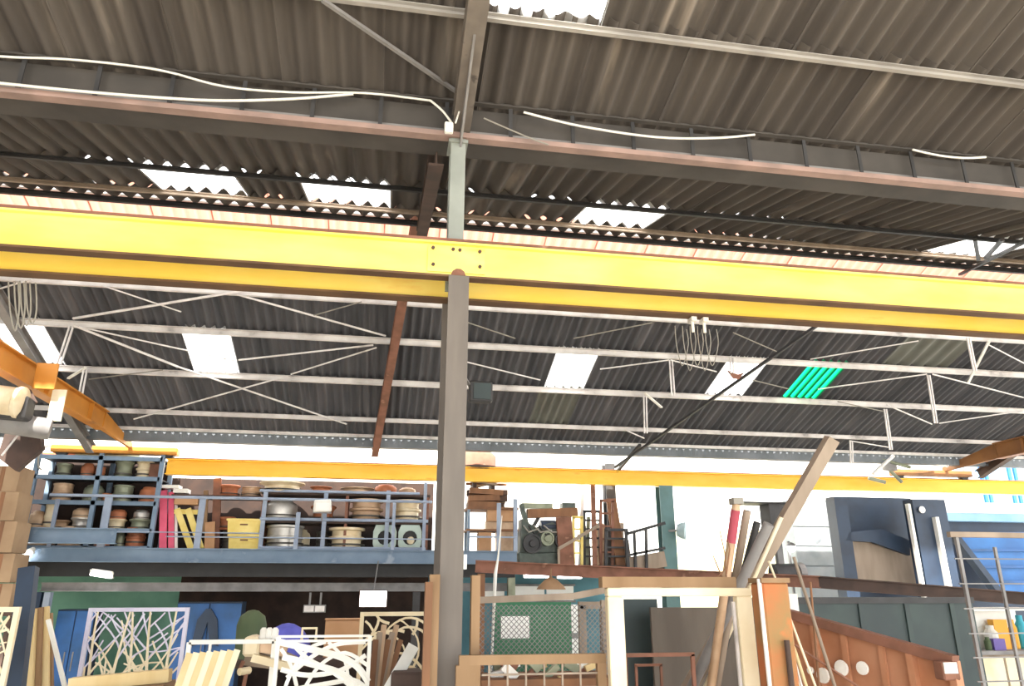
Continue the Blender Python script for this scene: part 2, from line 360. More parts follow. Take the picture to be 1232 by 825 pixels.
for Y, s, lb in ((9.95, .08, 'top purlin of the far roof beside the ridge gap'), (YC[1], .09, 'pale purlin just below the back yellow beam'), (YC[2], .1, 'pale purlin along the upper edge of the far skylights'), (YC[3], .1, 'pale purlin along the lower edge of the far skylights'), (YC[4], .08, 'pale purlin one row below the far skylights'), (YC[5], .06, 'thin purlin beside the far eaves')):
    purlin(PC, Y, -9.5, 20, 'steel_pale', lb, s)
ze = 5.735
eg = thing('eaves_gutter', (5, 16.72, ze-.11), 'pale grey eaves gutter along the far roof edge', 'gutter')
obj('trough', MB().prof((-9.5, 16.72, ze), (20, 16.72, ze), [(-.13, .11), (-.1, -.11), (.1, -.11), (.13, .11), (.115, .11), (.09, -.09), (-.09, -.09), (-.115, .11)]), 'gutter_far', eg)
obj('rim', MB().bar((-9.5, 16.59, ze+.11), (20, 16.59, ze+.11), .03, .03), 'teal_post', eg)
# bracing rods under the far roof (placed just below the sheets)
RODS = [((88, 383), (297, 349), 2), ((88, 391), (214, 441), 2), ((214, 441), (417, 510), 1.6), ((95, 393), (282, 434), 1.3), ((287, 433), (449, 415), 1.5), ((122, 343), (218, 375), 1.1),
 ((285, 354), (464, 404), 1.6), ((350, 450), (453, 418), 1.3), ((346, 452), (161, 504), 1.4), ((107, 456), (196, 445), 1.0), ((375, 380), (435, 363), .9),
 ((563, 388), (620, 407), 1.0), ((560, 435), (650, 457), 1.2), ((690, 407), (785, 388), 1.0), ((722, 444), (805, 433), 1.2), ((807, 433), (862, 447), 1.2), ((752, 517), (775, 527), 1.3),
 ((882, 400), (935, 423), 1.0), ((905, 457), (950, 468), 1.0), ((975, 432), (1105, 410), 1.1), ((984, 468), (1115, 450), 1.3), ((1122, 450), (1231, 478), 1.4), ((1067, 487), (1121, 510), 1.4), ((1130, 509), (1230, 494), 1.3),
 ((1022, 530), (1070, 538), 1.2), ((1190, 415), (1240, 441), 1.2), ((1008, 483), (1064, 495), 1.0), ((0, 347), (38, 336), 1.2)]
def ROD_L(a, b):
    x = (a[0]+b[0])/2; up = 'rising' if (b[1]-a[1])*(b[0]-a[0]) < 0 else 'falling'
    z = 'between the orange crane girder and the square white skylight' if x < 205 else 'between the square skylight and the rust-brown rafter' if x < 470 else 'beside the grey column under the far roof' if x < 660 else 'between two white skylights of the far roof' if x < 870 else 'around the green skylight' if x < 1010 else 'under the far roof above the brown crane girder'
    return 'thin pale bracing rod %s' % z
for a, b, k in RODS:
    p, q = onp(*a, PC, -.17), onp(*b, PC, -.17)
    obj('brace_rod', MB().cyl(p, q, .011*k, 6), 'steel_pale' if k > 1.05 else 'cable_grey', None, ROD_L(a, b), 'rod', 'roof bracing rods')
STR = [((86, 392), (71, 438)), ((103, 443), (97, 474)), ((807, 433), (810, 476)), ((776, 475), (777, 521)), ((1117, 451), (1126, 509)), ((1065, 492), (1072, 541)), ((1024, 530), (1025, 560)), ((1165, 406), (1173, 446)), ((880, 430), (881, 449))]
for a, b in STR:
    p = onp(*a, PC, -.14); q = at(*b, p.y+.05)
    d = V(.028, 0, 0); s = thing('truss_strut', q, 'short twin-bar strut hanging from a far roof purlin '+('above the orange crane girder' if a[0] < 200 else 'between two white skylights' if a[0] < 850 else 'in front of a white skylight' if a[0] < 900 else 'near the brown crane girder'), 'strut', 'roof struts')
    obj('bar', MB().bar(p-d, q-d, .025, .03), 'steel_pale', s); obj('bar', MB().bar(p+d, q+d, .025, .03), 'steel_pale', s)
for a, b in (((82, 455), (103, 442)), ((776, 473), (796, 490)), ((1190, 410), (1165, 460))):
    p, q = onp(*a, PC, -.16), onp(*b, PC, -.16)
    obj('truss_tie', MB().bar(p, q, .05, .03), 'white_paint', None, 'short white diagonal tie at a far roof strut', 'tie', 'short roof ties')
p, q = onp(740, 562, PC, -.5), onp(985, 390, PC, -.4)
obj('brace_rod', MB().bar(p, q, .05, .05), 'steel_dark', None, 'long dark diagonal brace crossing the far skylights', 'rod')
# open gusset at the brace / skylight crossing
q = onp(885, 450, PC, -.42); obj('gusset_plate', MB().poly([q+V(-.18, 0, .08), q+V(.05, 0, .0), q+V(.2, 0, .05), q+V(.06, 0, -.1), q+V(-.06, 0, -.09)], (0, .015, 0)), 'rust', None, 'small rusty gusset plate in front of a white skylight', 'plate')
# near sloping brace (top left) and ridge frame on the right
p, q = onp(388, 0, PA, -.15), at(549, 110, 5.5)
obj('brace_rod', MB().bar(p, q, .03, .03), 'steel_mid', None, 'grey angle brace meeting the column head under the front roof', 'rod')
p, q = onp(1155, 332, PB, -.3), onp(1260, 270, PB, -.3)
for a, b, lb in (((1155, 330), (1245, 285), 'dark brace below the ridge skylight furthest from the column'), ((1173, 288), (1177, 312), 'dark upright crossing the ridge skylight furthest from the column'), ((1206, 288), (1186, 310), 'dark slanting tie crossing the ridge skylight furthest from the column')):
    obj('brace_rod', MB().bar(onp(*a, PB, -.12), onp(*b, PB, -.12), .05, .04), 'steel_dark', None, lb, 'rod')
# cables round the gutter
def cable(pts, Y, r, m, label, grp=None):
    P = [at(x, y, Y) for x, y in pts]; out = []
    for i in range(len(P)-1):
        p0, p1, p2, p3 = P[max(i-1, 0)], P[i], P[i+1], P[min(i+2, len(P)-1)]
        for k in range(5):
            t = k/5; out.append(.5*((2*p1)+(p2-p0)*t+(2*p0-5*p1+4*p2-p3)*t*t+(3*p1-p0-3*p2+p3)*t**3))
    out.append(P[-1])
    return obj('cable', MB().path(out, r, 6), m, None, label, 'cable', grp, smooth=True)
cable([(-30, 96), (0, 100), (100, 110), (200, 118), (270, 121), (350, 119), (425, 113)], 5.5, .012, 'cable', 'long white cable sagging below the gutter hangers')
cable([(-30, 66), (20, 69), (75, 71), (140, 77), (200, 86), (270, 104), (350, 111), (440, 112), (518, 121)], 5.52, .01, 'cable', 'white cable looped through the gutter hangers towards the column')
cable([(518, 121), (532, 133), (543, 147)], 5.45, .01, 'cable', 'short white cable dropping to the junction box')
cable([(630, 135), (700, 152), (790, 165), (860, 166), (908, 162)], 5.5, .011, 'cable', 'white cable sagging across the gutter beside the column')
cable([(582, 142), (600, 150), (640, 167), (660, 174)], 5.5, .007, 'cable_grey', 'thin grey cable crossing the gutter flange')
cable([(1098, 180), (1130, 187), (1160, 190), (1186, 189)], 5.5, .011, 'cable', 'short white cable loop tucked into the gutter')
cable([(578, 30), (570, 70), (566, 105), (556, 125), (548, 148)], 5.36, .008, 'cable', 'white cable running down the rafter to the junction box')
q = at(540, 154, 5.42)
jb = thing('junction_box', q-V(0, 0, .05), 'small white junction box on the column head', 'junction box')
obj('housing', MB().box(q, (.075, .05, .1)), 'white_paint', jb, bevel=.008); obj('cover', MB().box(q+V(0, -.028, 0), (.06, .008, .08)), 'white_sheet', jb)
# festoon cables hung under the back beam
for k in range(5):
    x0 = 812+k*9; cable([(x0, 392), (x0+2, 415), (x0+9, 440+6*(k % 2)), (x0+16, 415), (x0+14, 396)], 6.05, .004, 'cable_grey', 'grey festoon cable loop hanging below the back yellow beam', 'festoon loops by the far skylights')
for k in range(4):
    x0 = 10+k*7; cable([(x0, 338), (x0+2, 372), (x0+8, 398-3*k), (x0+13, 372), (x0+12, 340)], 6.05, .006, 'cable_grey', 'grey festoon cable loop hanging over the orange crane girder', 'festoon loops by the orange crane')
for px in (834, 848):
    q = at(px, 386, 6.0); t = thing('festoon_trolley', q, 'small pale cable trolley clipped under the back yellow beam', 'trolley', 'festoon trolleys')
    obj('clip', MB().box((q.x, 6.02, 4.975), (.05, .1, .04)), 'cable', t); obj('hook', MB().cyl((q.x, 6.02, 4.96), (q.x, 6.02, 4.86), .015, 8), 'cable', t)
# floodlight beside column
q = at(578, 472, 6.6)
fl = thing('floodlight', q, 'square dark floodlight hanging beside the grey column', 'floodlight')
obj('housing', MB().box(q, (.22, .1, .2)), 'steel_dark', fl, bevel=.015); obj('lens', MB().box(q+V(.01, -.055, 0), (.16, .012, .15)), 'dark_green', fl)
obj('bracket', MB().bar(q+V(-.1, 0, .06), V(XC+.05, 6.07, q.z+.1), .03, .015), 'steel_mid', fl)
# ================================================================== FAR RUNWAY + COLUMNS
xf0, xf1 = at(201, 560, 17.3).x, 26.0
b3 = runway('far', 17.3, 5.0, .34, .2, xf0, xf1, 'yellow_deep', 'far yellow crane beam running in front of the bright open side')
for px, y0, m, lb, Y, wd in ((802, 590, 'teal_post', 'teal-grey steel post below the far yellow beam', 17.3, .34), (735, 545, 'steel_dark', 'dark post in front of the white far wall', 17.9, .25)):
    q = at(px, 640, Y); zt = 5.0 if px == 802 else 5.6
    t = thing('post', (q.x, Y, 0), lb, 'post')
    obj('flange', MB().box((q.x, Y-.14, zt/2), (wd, .03, zt)), m, t); obj('flange', MB().box((q.x, Y+.14, zt/2), (wd, .03, zt)), m, t)
    obj('web', MB().box((q.x, Y, zt/2), (.03, .25, zt)), m, t)
    if px == 735: obj('knee_brace', MB().bar((q.x, Y-.1, 5.2), onp(770, 535, PC, -.3), .06, .06), m, t)
# ================================================================== CRANES
def crane(X, Y0, m, label, hoist):
    t = thing('bridge_crane', (X, 12, 5.5), label, 'crane', 'bridge cranes on the runway')
    obj('girder', MB().ibeam((X, Y0, 5.77), (X, 15.4, 5.77), .2, .38, .025, .03), m, t); obj('girder_end', MB().bar((X, 15.4, 5.77), (X, 17.25, 5.6), .06, .36, w2=.06, h2=.12), m, t)
    xs = (X-1.6, X+1.0) if X < 0 else (X-1.5, X+.8)
    e = obj('end_truck', MB().box(((xs[0]+xs[1])/2, 17.3, 5.5), (xs[1]-xs[0], .26, .16)), m, t, bevel=.02)
    for x in (xs[0]+.2, xs[1]-.2): obj('wheel', MB().cyl((x, 17.24, 5.47), (x, 17.36, 5.47), .13, 16), 'steel_dark', t)
    obj('end_truck', MB().box((X, Y0+.02, 5.5), (2.2, .26, .16)), m, t, bevel=.02)
    for x in (X-.8, X+.8): obj('wheel', MB().cyl((x, Y0-.05, 5.47), (x, Y0+.09, 5.47), .1, 14), 'steel_dark', t)
    for i in range(5): obj('stiffener', MB().box((X, 7+i*1.9, 5.77), (.18, .02, .32)), m, t)
    return t
cl = crane(-5.6, 6.02, 'orange', 'orange crane girder bridging towards the stacked shelves', True)
cr = crane(14.55, 6.02, 'crane_brown', 'brown crane girder bridging towards the blue plant', False)
# hoist on the left girder
X = -5.55; Yh = 12.0
h = thing('hoist', (X, Yh, 4.6), 'electric hoist with orange side plate under the orange crane girder', 'hoist')
q = at(45, 452, 12.0)
obj('side_plate', MB().box((q.x+.12, 12.0, q.z), (.32, .03, .42)), 'orange', h, bevel=.01)
obj('side_plate', MB().box((q.x+.3, 12.15, q.z-.42), (.2, .03, .5)), 'cream', h)
q2 = at(8, 480, 11.5)
obj('motor', MB().lathe(q2+V(-.3, 0, 0), [(.02, 0), (.2, .02), (.22, .1), (.22, .45), (.24, .47), (.24, .52), (.14, .56), (.02, .57)], 18, (1, 0, -.1)), 'drum_cream', h, smooth=True)
obj('drum', MB().cyl(q2+V(-.1, .2, -.3), q2+V(.5, .4, -.35), .16, 16), 'steel_mid', h, smooth=True)
obj('gearbox', MB().box(q2+V(.05, .1, -.12), (.5, .3, .35)), 'steel_dark', h, bevel=.03)
obj('hanger_frame', MB().bar(q2+V(.3, .2, 0), V(X+.05, Yh, 5.5), .06, .04).bar(q2+V(-.1, .2, 0), V(X-.05, Yh, 5.5), .06, .04), 'rust_dark', h)
q3 = at(30, 535, 12.2)
obj('hook_block', MB().poly([q3+V(-.3, 0, .35), q3+V(.15, 0, .3), q3+V(.25, 0, -.05), q3+V(-.05, 0, -.4), q3+V(-.35, 0, -.2)], (0, .12, 0)), 'rust_dark', h)
obj('chain', MB().cyl(q3+V(0, .06, .25), q2+V(.1, .2, -.2), .025, 8), 'steel_mid', h)
obj('rope', MB().cyl(at(2, 548, 12), at(40, 500, 12), .015, 6), 'steel_pale', h)
# right crane hose cluster
q = at(1060, 560, 16.6)
t = thing('cable_reel', q, 'tangled pale pipes and brackets on the end of the brown crane', 'pipe cluster')
for i, (a, b) in enumerate((((1050, 570), (1075, 548)), ((1060, 552), (1095, 562)), ((1075, 546), (1140, 560)), ((1070, 565), (1085, 580)), ((1090, 555), (1130, 545)), ((1045, 575), (1065, 580)))):
    obj('pipe', MB().cyl(at(*a, 16.6+.05*i), at(*b, 16.6+.04*i), .045, 10), 'steel_pale' if i % 2 == 0 else 'drum_green', t, smooth=True)
obj('bracket', MB().box(at(1070, 560, 16.7), (.35, .1, .25)), 'steel_mid', t)
# ================================================================== GALLERY (mezzanine)
YM = 17.0
zd = at(300, 660, YM).z; zb = at(300, 677, YM).z
xm0, xm1 = XL+.02, at(622, 670, YM).x
gm = thing('gallery_deck', (-3, 18.5, zb), 'blue-grey steel gallery deck carrying shelves and drums', 'gallery')
obj('edge_channel', MB().chan((at(25, 670, YM).x, YM, (zd+zb)/2), (xm1, YM, (zd+zb)/2), .1, zd-zb, .02), 'bluegrey', gm)
obj('deck_plate', MB().box(((xm0+xm1)/2, 19.15, zd-.03), (xm1-xm0, 4.2, .05)), 'steel_dark', gm)
obj('cross_beam', MB().ibeam((at(50, 705, 17.6).x, 17.6, at(300, 706, 17.6).z), (xm1, 17.6, at(300, 706, 17.6).z), .14, .18), 'steel_mid', gm)
for i in range(7): obj('joist', MB().bar((-7.5+i*1.4, 17.1, zb+.09), (-7.5+i*1.4, 21.1, zb+.09), .08, .16), 'steel_dark', gm)
for px, m in ((42, 'navy'), (54, 'bluegrey_pale'), (500, 'steel_dark')):
    q = at(px, 740, 17.6); zt = at(300, 712, 17.6).z
    obj('support_post', MB().ibeam((q.x, 17.6, 0), (q.x, 17.6, zt), .16 if px != 54 else .12, .16, up=(0, 1, 0)), m, gm)
# long blue beam end at left in front of shelves
obj('loose_beam', MB().ibeam((at(-40, 644, 16.4).x, 16.4, at(60, 644, 16.4).z), (at(140, 644, 16.4).x, 16.4, at(60, 644, 16.4).z), .2, .3), 'bluegrey', None, 'blue-grey I-beam fixed across the front of the lowest drum shelf', 'beam')
# railing
def railing(px_posts, rails, Y, label, m='bluegrey_pale'):
    t = thing('railing', (at(px_posts[0][0], 668, Y).x, Y, zd), label, 'railing')
    for px, y0, wpx in px_posts:
        q = at(px, 640, Y); obj('post', MB().bar((q.x, Y, zd), (q.x, Y, at(px, y0, Y).z), .018*wpx, .05, (0, 1, 0)), m, t)
    for x0, x1, y, r in rails:
        z = at((x0+x1)/2, y, Y).z; obj('rail', MB().cyl((at(x0, y, Y).x, Y-.03, z), (at(x1, y, Y).x, Y-.03, z), r, 8), m, t)
    return t
railing([(62, 600, 4), (124, 597, 8), (239, 598, 7), (357, 616, 5), (473, 604, 4), (510, 580, 4)], [(60, 520, 599.5, .03), (70, 315, 640, .012), (200, 520, 647, .014)], YM-.02, 'blue-grey tubular guard rail along the gallery edge')
railing([(315, 590, 5), (389, 590, 5), (465, 590, 5)], [(313, 505, 592, .03), (313, 515, 625.5, .035), (313, 512, 659.5, .035)], YM+.12, 'second pale blue rail frame standing behind the gallery edge rail')
railing([(600, 605, 5), (620, 600, 5)], [(565, 622, 646, .02)], YM-.02, 'short pale rail beside the wooden crates on the gallery')
# shelf rack
Ys = 17.25
sx0, sx1 = at(36, 600, Ys).x, at(189, 600, Ys).x
rk = thing('shelf_rack', ((sx0+sx1)/2, 17.6, zd), 'blue-grey steel shelf rack filled with old metal drums', 'shelf rack')
ztop = at(195, 548, Ys).z
lev = [zd+.03]+[at(110, y, Ys).z for y in (636, 603, 573)]+[at(110, 549, Ys).z]
for x in (sx0, (sx0+sx1)/2, sx1):
    for Y in (Ys, Ys+.75): obj('upright', MB().angle((x, Y, zd), (x, Y, ztop+.05), .09, .02), 'bluegrey', rk)
for z in lev:
    obj('shelf', MB().box(((sx0+sx1)/2, Ys+.37, z-.02), (sx1-sx0, .72, .025)), 'steel_dark', rk)
    obj('shelf_beam', MB().bar((sx0, Ys-.03, z-.03), (sx1, Ys-.03, z-.03), .03, .09), 'bluegrey', rk)
# drums
PROF = {
 'band': [(.3, 0), (.5, 0), (.5, .08), (.46, .1), (.46, .42), (.5, .45), (.5, .52), (.46, .55), (.46, .86), (.5, .9), (.5, .97), (.42, 1.0), (.38, .93), (.1, .93)],
 'rim': [(.3, 0), (.5, 0), (.52, .1), (.44, .18), (.4, .4), (.4, .62), (.46, .8), (.52, .86), (.52, .95), (.46, 1.0), (.4, .9), (.12, .86)],
 'pot': [(.3, 0), (.46, .0), (.5, .1), (.5, .68), (.46, .8), (.36, .88), (.34, .95), (.2, 1.0), (.05, 1.0)],
 'spool': [(.5, 0), (.5, .12), (.4, .16), (.4, .46), (.49, .5), (.49, .6), (.4, .64), (.4, .86), (.5, .9), (.5, 1.0), (.3, 1.0), (.28, .92), (.05, .92)]}
DL = {'drum_green': 'grey-green', 'drum_tan': 'tan', 'drum_rust': 'rust-orange', 'drum_silver': 'silvery', 'drum_cream': 'cream', 'drum_band': 'dark'}
KL = {'band': 'banded metal drum', 'rim': 'metal wheel rim', 'pot': 'domed metal pot', 'spool': 'grooved metal spool'}
def drum(px, base, wpx, hpx, kind, m, where, Y, zbase=None, m2=None, extra=''):
    q = at(px, base, Y); s = (at(px+wpx/2, base, Y)-at(px-wpx/2, base, Y)).x; hh = at(px, base-hpx, Y).z-q.z
    z = q.z if zbase is None else zbase
    t = thing('drum', (q.x, Y, z), '%s%s %s %s' % (extra, DL[m], KL[kind], where), 'drum', 'drums on the gallery')
    obj('body', MB().lathe((q.x, Y, z), [(r*s, k*hh) for r, k in PROF[kind]], 20), m, t, smooth=True)
    obj('hoop', MB().lathe((q.x, Y, z+hh*.22), [(.47*s, 0), (.515*s, .0), (.515*s, hh*.07), (.47*s, hh*.07)], 20), m2 or 'drum_band', t, smooth=True)
    return t
SH = ['on the lowest shelf of the blue rack', 'on the second shelf of the blue rack', 'on the third shelf of the blue rack', 'on the fourth shelf of the blue rack']
Yd = Ys+.3
rows = [
 (0, [(54, 27, 22, 'pot', 'drum_tan', ''), (87, 25, 22, 'band', 'drum_tan', 'upright '), (126, 16, 19, 'pot', 'drum_rust', 'small '), (147, 10, 17, 'pot', 'drum_green', 'slim '), (165.5, 21, 22, 'band', 'drum_rust', '')]),
 (1, [(43, 17, 20, 'pot', 'drum_tan', 'pale '), (58, 13, 28, 'band', 'drum_cream', 'tall '), (73, 18, 10, 'rim', 'drum_tan', 'low '), (97, 22, 13, 'rim', 'drum_silver', 'stacked '), (140, 20, 12, 'rim', 'drum_cream', 'stacked '), (168, 23, 12, 'rim', 'drum_green', 'stacked ')]),
 (2, [(67.5, 22, 21, 'band', 'drum_tan', ''), (105.5, 22, 20, 'pot', 'drum_green', ''), (122, 10, 11, 'rim', 'drum_rust', 'little '), (141.5, 22, 20, 'band', 'drum_green', ''), (173.5, 21, 19, 'pot', 'drum_rust', '')]),
 (3, [(64, 18, 16, 'rim', 'drum_green', ''), (93.5, 15, 17, 'pot', 'drum_rust', ''), (109, 11, 13, 'band', 'drum_rust', 'small '), (138, 21, 20, 'rim', 'drum_green', 'broad '), (163, 19, 20, 'spool', 'drum_cream', '')])]
for r, items in rows:
    for px, wp, hp, kd, m, ex in items: drum(px, 634, wp*1.13, hp*1.1, kd, m, SH[r], Yd, lev[r]+.0, extra=ex)
def zat(px, y, Y): return at(px, y, Y).z
up = zat(97, 634-13, Yd)-zat(97, 634, Yd)
drum(97, 634, 24, 13, 'pot', 'drum_tan', 'stacked above a silvery rim on the second shelf', Yd, lev[1]+up)
drum(140, 634, 20, 13, 'pot', 'drum_rust', 'stacked above a cream rim on the second shelf', Yd, lev[1]+up*.92)
drum(168, 634, 19, 13, 'pot', 'drum_silver', 'stacked above a green rim on the second shelf', Yd, lev[1]+up*.92)
q = at(187, 565, Yd); bx = thing('box', (q.x, Yd, lev[3]), 'red-brown box at the end of the fourth shelf of the blue rack', 'box')
obj('body', MB().box((q.x+.02, Yd, lev[3]+.16), (.2, .3, .32)), 'rust', bx); obj('lid', MB().box((q.x+.02, Yd, lev[3]+.335), (.22, .32, .03)), 'rust_dark', bx)
for px, ln, m, lb in ((75, .9, 'drum_rust', 'rust-coloured bar laid on top of the blue rack'), (130, 1.3, 'drum_green', 'grey-green bar laid on top of the blue rack')):
    q = at(px, 545, Yd); obj('flat_bar', MB().bar((q.x-ln/2, Yd, lev[4]+.05), (q.x+ln/2, Yd+.1, lev[4]+.05), .18, .1), m, None, lb, 'bar')
cable([(50, 565), (46, 560), (48, 545), (58, 536), (66, 540)], 17.2, .02, 'cable_grey', 'grey hose hooked over the end of the blue rack')
# items along the gallery
Yg = 17.55
G = 'behind the gallery rail'
dz = {}
drum(341, 660, 46, 30, 'band', 'drum_silver', 'standing on the gallery below a bright pot', Yg, zd, extra='wide ')
drum(357, 660, 30, 27, 'pot', 'drum_cream', 'standing beside a wide silvery drum on the gallery', Yg+.5, zd)
drum(337, 627, 40, 26, 'pot', 'drum_silver', 'on the plank shelf above a wide silvery drum', Yg, zat(337, 626, YM+.3))
drum(416, 660, 44, 27, 'spool', 'drum_cream', 'standing on the gallery beside the pale bearing blocks', Yg, zd, extra='low wide ')
drum(440, 627, 42, 27, 'spool', 'drum_tan', 'on the plank shelf above the pale bearing blocks', Yg, zat(337, 626, YM+.3))
drum(489, 627, 35, 27, 'spool', 'drum_cream', 'on the plank shelf next to the grey column', Yg, zat(337, 626, YM+.3))
zs1, zs2 = zat(337, 626, YM+.3), zat(337, 592, YM+.3)
xg0, xg1 = at(313, 640, Yg).x, at(515, 640, Yg).x
st = thing('storage_stand', ((xg0+xg1)/2, Yg, zd), 'long two-tier stand of planks behind the gallery rail', 'stand')
for z in (zs1, zs2): obj('shelf', MB().box(((xg0+xg1)/2, Yg+.05, z-.03), (xg1-xg0, .8, .05)), 'rust_dark', st)
for x in (xg0+.05, (xg0+xg1)/2, xg1-.05):
    for Y in (Yg-.3, Yg+.4): obj('leg', MB().box((x, Y, (zd+zs2)/2-.03), (.06, .06, zs2-zd-.05)), 'rust', st)
drum(339, 592, 53, 13, 'rim', 'drum_cream', 'lying flat on the top tier below the far yellow beam', Yg, zs2, extra='broad ')
drum(386, 592, 26, 9, 'rim', 'drum_rust', 'lying on the top tier above the white floodlight', Yg, zs2)
drum(430, 592, 40, 8, 'rim', 'drum_tan', 'lying on the top tier beside the round mound', Yg, zs2, extra='flat ')
drum(464, 592, 26, 13, 'pot', 'drum_rust', 'on the top tier near the grey column', Yg, zs2)
drum(490, 592, 20, 10, 'pot', 'drum_tan', 'on the top tier next to the column', Yg, zs2, extra='small ')
drum(388, 627, 30, 20, 'rim', 'drum_rust', 'on the plank shelf behind the white floodlight', Yg+.15, zs1)
drum(388, 660, 18, 24, 'band', 'drum_band', 'in shadow under the white floodlight', Yg+.3, zd)
for px in (463, 493):
    q = at(px, 645, YM+.35); s = .5
    t = thing('bearing_block', (q.x, q.y, zd), 'pale green-grey bearing block with a round dark bore behind the gallery rail', 'block', 'pale bearing blocks')
    hh = zat(px, 632, YM+.35)-zd; n = 14; rr = .16; cz = zd+hh*.5; pts = []
    m = MB(); ring_o = []; 
    for i in range(n*1):
        a = 2*math.pi*i/n; ca, sa = math.cos(a), math.sin(a); k = 1/max(abs(ca), abs(sa)); ring_o.append((q.x+ca*k*.26, cz+sa*k*hh/2))
    vs = []; 
    for Yv in (q.y-.15, q.y+.15):
        vs += [(x, Yv, z) for x, z in ring_o]+[(q.x+math.cos(2*math.pi*i/n)*rr, Yv, cz+math.sin(2*math.pi*i/n)*rr) for i in range(n)]
    fs = []
    for i in range(n):
        j = (i+1) % n
        fs += [(i, j, n+j, n+i), (2*n+i, 3*n+i, 3*n+j, 2*n+j), (i, 2*n+i, 2*n+j, j), (n+i, n+j, 3*n+j, 3*n+i)]
    m.add(vs, fs); obj('body', m, 'block_pale', t)
    obj('bore_sleeve', MB().cyl((q.x, q.y-.1, cz), (q.x, q.y+.14, cz), rr*.98, 14), 'black', t)
    if px == 493: obj('shaft_end', MB().lathe((q.x+.02, q.y-.1, cz-.06), [(.01, .05), (.08, .04), (.09, 0), (.09, -.04)], 14, (0, -1, 0)), 'drum_cream', t, smooth=True)
# white floodlight on the rail
q = at(388, 609, YM-.1)
t = thing('floodlight', q, 'white rectangular floodlight clamped to the gallery rail', 'floodlight')
obj('housing', MB().poly([q+V(-.19, 0, .14), q+V(.17, 0, .16), q+V(.2, 0, -.1), q+V(-.2, 0, -.12)], (0, .16, 0)), 'white_paint', t, bevel=.02)
obj('lens', MB().box(q+V(0, -.01, -.01), (.28, .02, .17)), 'white_sheet', t); obj('bracket', MB().bar(q+V(-.2, .05, -.13), q+V(.2, .05, -.13), .04, .03), 'steel_mid', t); obj('clamp', MB().bar(q+V(0, .05, -.12), q+V(0, .1, -.3), .03, .03), 'steel_mid', t)
# boards, crates, ladder between rack and stand
def board(p0, p1, Y, wpx, m, label, name='board', cat='board', thick=.05, grp=None, dY=0):
    a, b = at(*p0, Y), at(*p1, Y+dY)
    if p0[1] > 655: a.z = zd+.002
    w = wpx*.0182*Y/17
    return obj(name, MB().bar(a, b, thick, w, (1, 0, 0)) if abs(b.z-a.z) > abs(b.x-a.x)*0 else MB().bar(a, b, thick, w), m, None, label, cat, grp)
board((195, 667), (197, 590), YM+.25, 8, 'pink_paint', 'pink painted board leaning at the end of the blue rack', dY=.3)
board((205, 667), (206, 592), YM+.3, 6, 'pink_paint', 'narrow pink painted board with white edge beside the wider pink one', dY=.3)
board((211, 667), (212, 596), YM+.35, 3, 'white_paint', 'thin white strip leaning beside the pink boards', dY=.3)
lx = thing('ladder', at(228, 668, YM+.4), 'pale yellow wooden trestle propped behind the gallery rail', 'trestle')
obj('stile', MB().bar(at(230, 660, YM+.3), at(213, 612, YM+.5), .04, .13, (1, 0, 0)), 'yellow_wood', lx)
obj('stile', MB().bar(at(242, 660, YM+.3), at(226, 612, YM+.5), .04, .13, (1, 0, 0)), 'yellow_wood', lx)
obj('top_rail', MB().bar(at(210, 615, YM+.5), at(238, 616, YM+.5), .05, .1), 'yellow_wood', lx)
board((251, 668), (253, 628), YM+.35, 11, 'cardboard', 'tan board standing beside the rail post', dY=.1)
board((258, 668), (262, 575), YM+.6, 9, 'rust', 'rusty upright channel between trestle and crates')
board((246, 640), (248, 590), YM+.5, 5, 'wood', 'thin tan batten behind the rail post')
obj('carton', MB().box(at(226, 602, YM+.6), (.5, .3, .2)), 'cardboard', None, 'orange-tan carton on top of the trestle', 'box', bevel=.01)
t = thing('tray_stack', at(216, 591, YM+.55), 'white trays stacked above the pink boards', 'tray stack')
obj('tray', MB().box(at(207, 586, YM+.55), (.36, .3, .07)), 'white_paint', t); obj('tray', MB().box(at(219, 591, YM+.5), (.3, .3, .09)), 'white_paint', t)
obj('rubbish_shelf', MB().box(((at(213, 597, YM+.6).x+at(313, 597, YM+.6).x)/2, YM+.75, zat(260, 596, YM+.6)-.03), (at(313, 597, YM+.6).x-at(205, 597, YM+.6).x, .7, .04)), 'rust_dark', None, 'dark plank shelf spanning above the crates', 'shelf')
drum(275, 596, 26, 14, 'rim', 'drum_rust', 'on the dark plank above the yellow crates', YM+.75, zat(260, 596, YM+.6)-.01)
drum(302, 596, 24, 12, 'band', 'drum_tan', 'at the end of the dark plank above the yellow crates', YM+.75, zat(260, 596, YM+.6)-.01)
drum(276, 668, 22, 24, 'band', 'drum_band', 'beside the yellow crates', YM+.7, zd)
drum(272, 640, 20, 16, 'rim', 'drum_rust', 'stacked above a dark drum by the crates', YM+.7, zd+zat(276, 644, YM+.7)-zat(276, 668, YM+.7))
for k, (yb, w_) in enumerate(((668, .66), (649, .7))):
    q = at(293.5, yb, YM+.35); hh = zat(293, yb-18, YM+.35)-q.z; z0 = zd if k == 0 else zd+hh+.005
    t = thing('crate', (q.x, q.y, z0), ('lower' if k == 0 else 'upper')+' pale yellow plastic crate of the stack on the gallery', 'crate', 'yellow crates')
    obj('body', MB().poly([(q.x-w_*.46, q.y-.2, z0), (q.x+w_*.46, q.y-.2, z0), (q.x+w_*.5, q.y-.2, z0+hh), (q.x-w_*.5, q.y-.2, z0+hh)], (0, .4, 0)), 'yellow_wood', t)
    obj('rim', MB().box((q.x, q.y, z0+hh*.92), (w_*1.06, .46, hh*.12)), 'yellow_wood', t)
    obj('handle_slot', MB().box((q.x, q.y-.205, z0+hh*.6), (.16, .02, .03)), 'wood_brown', t)
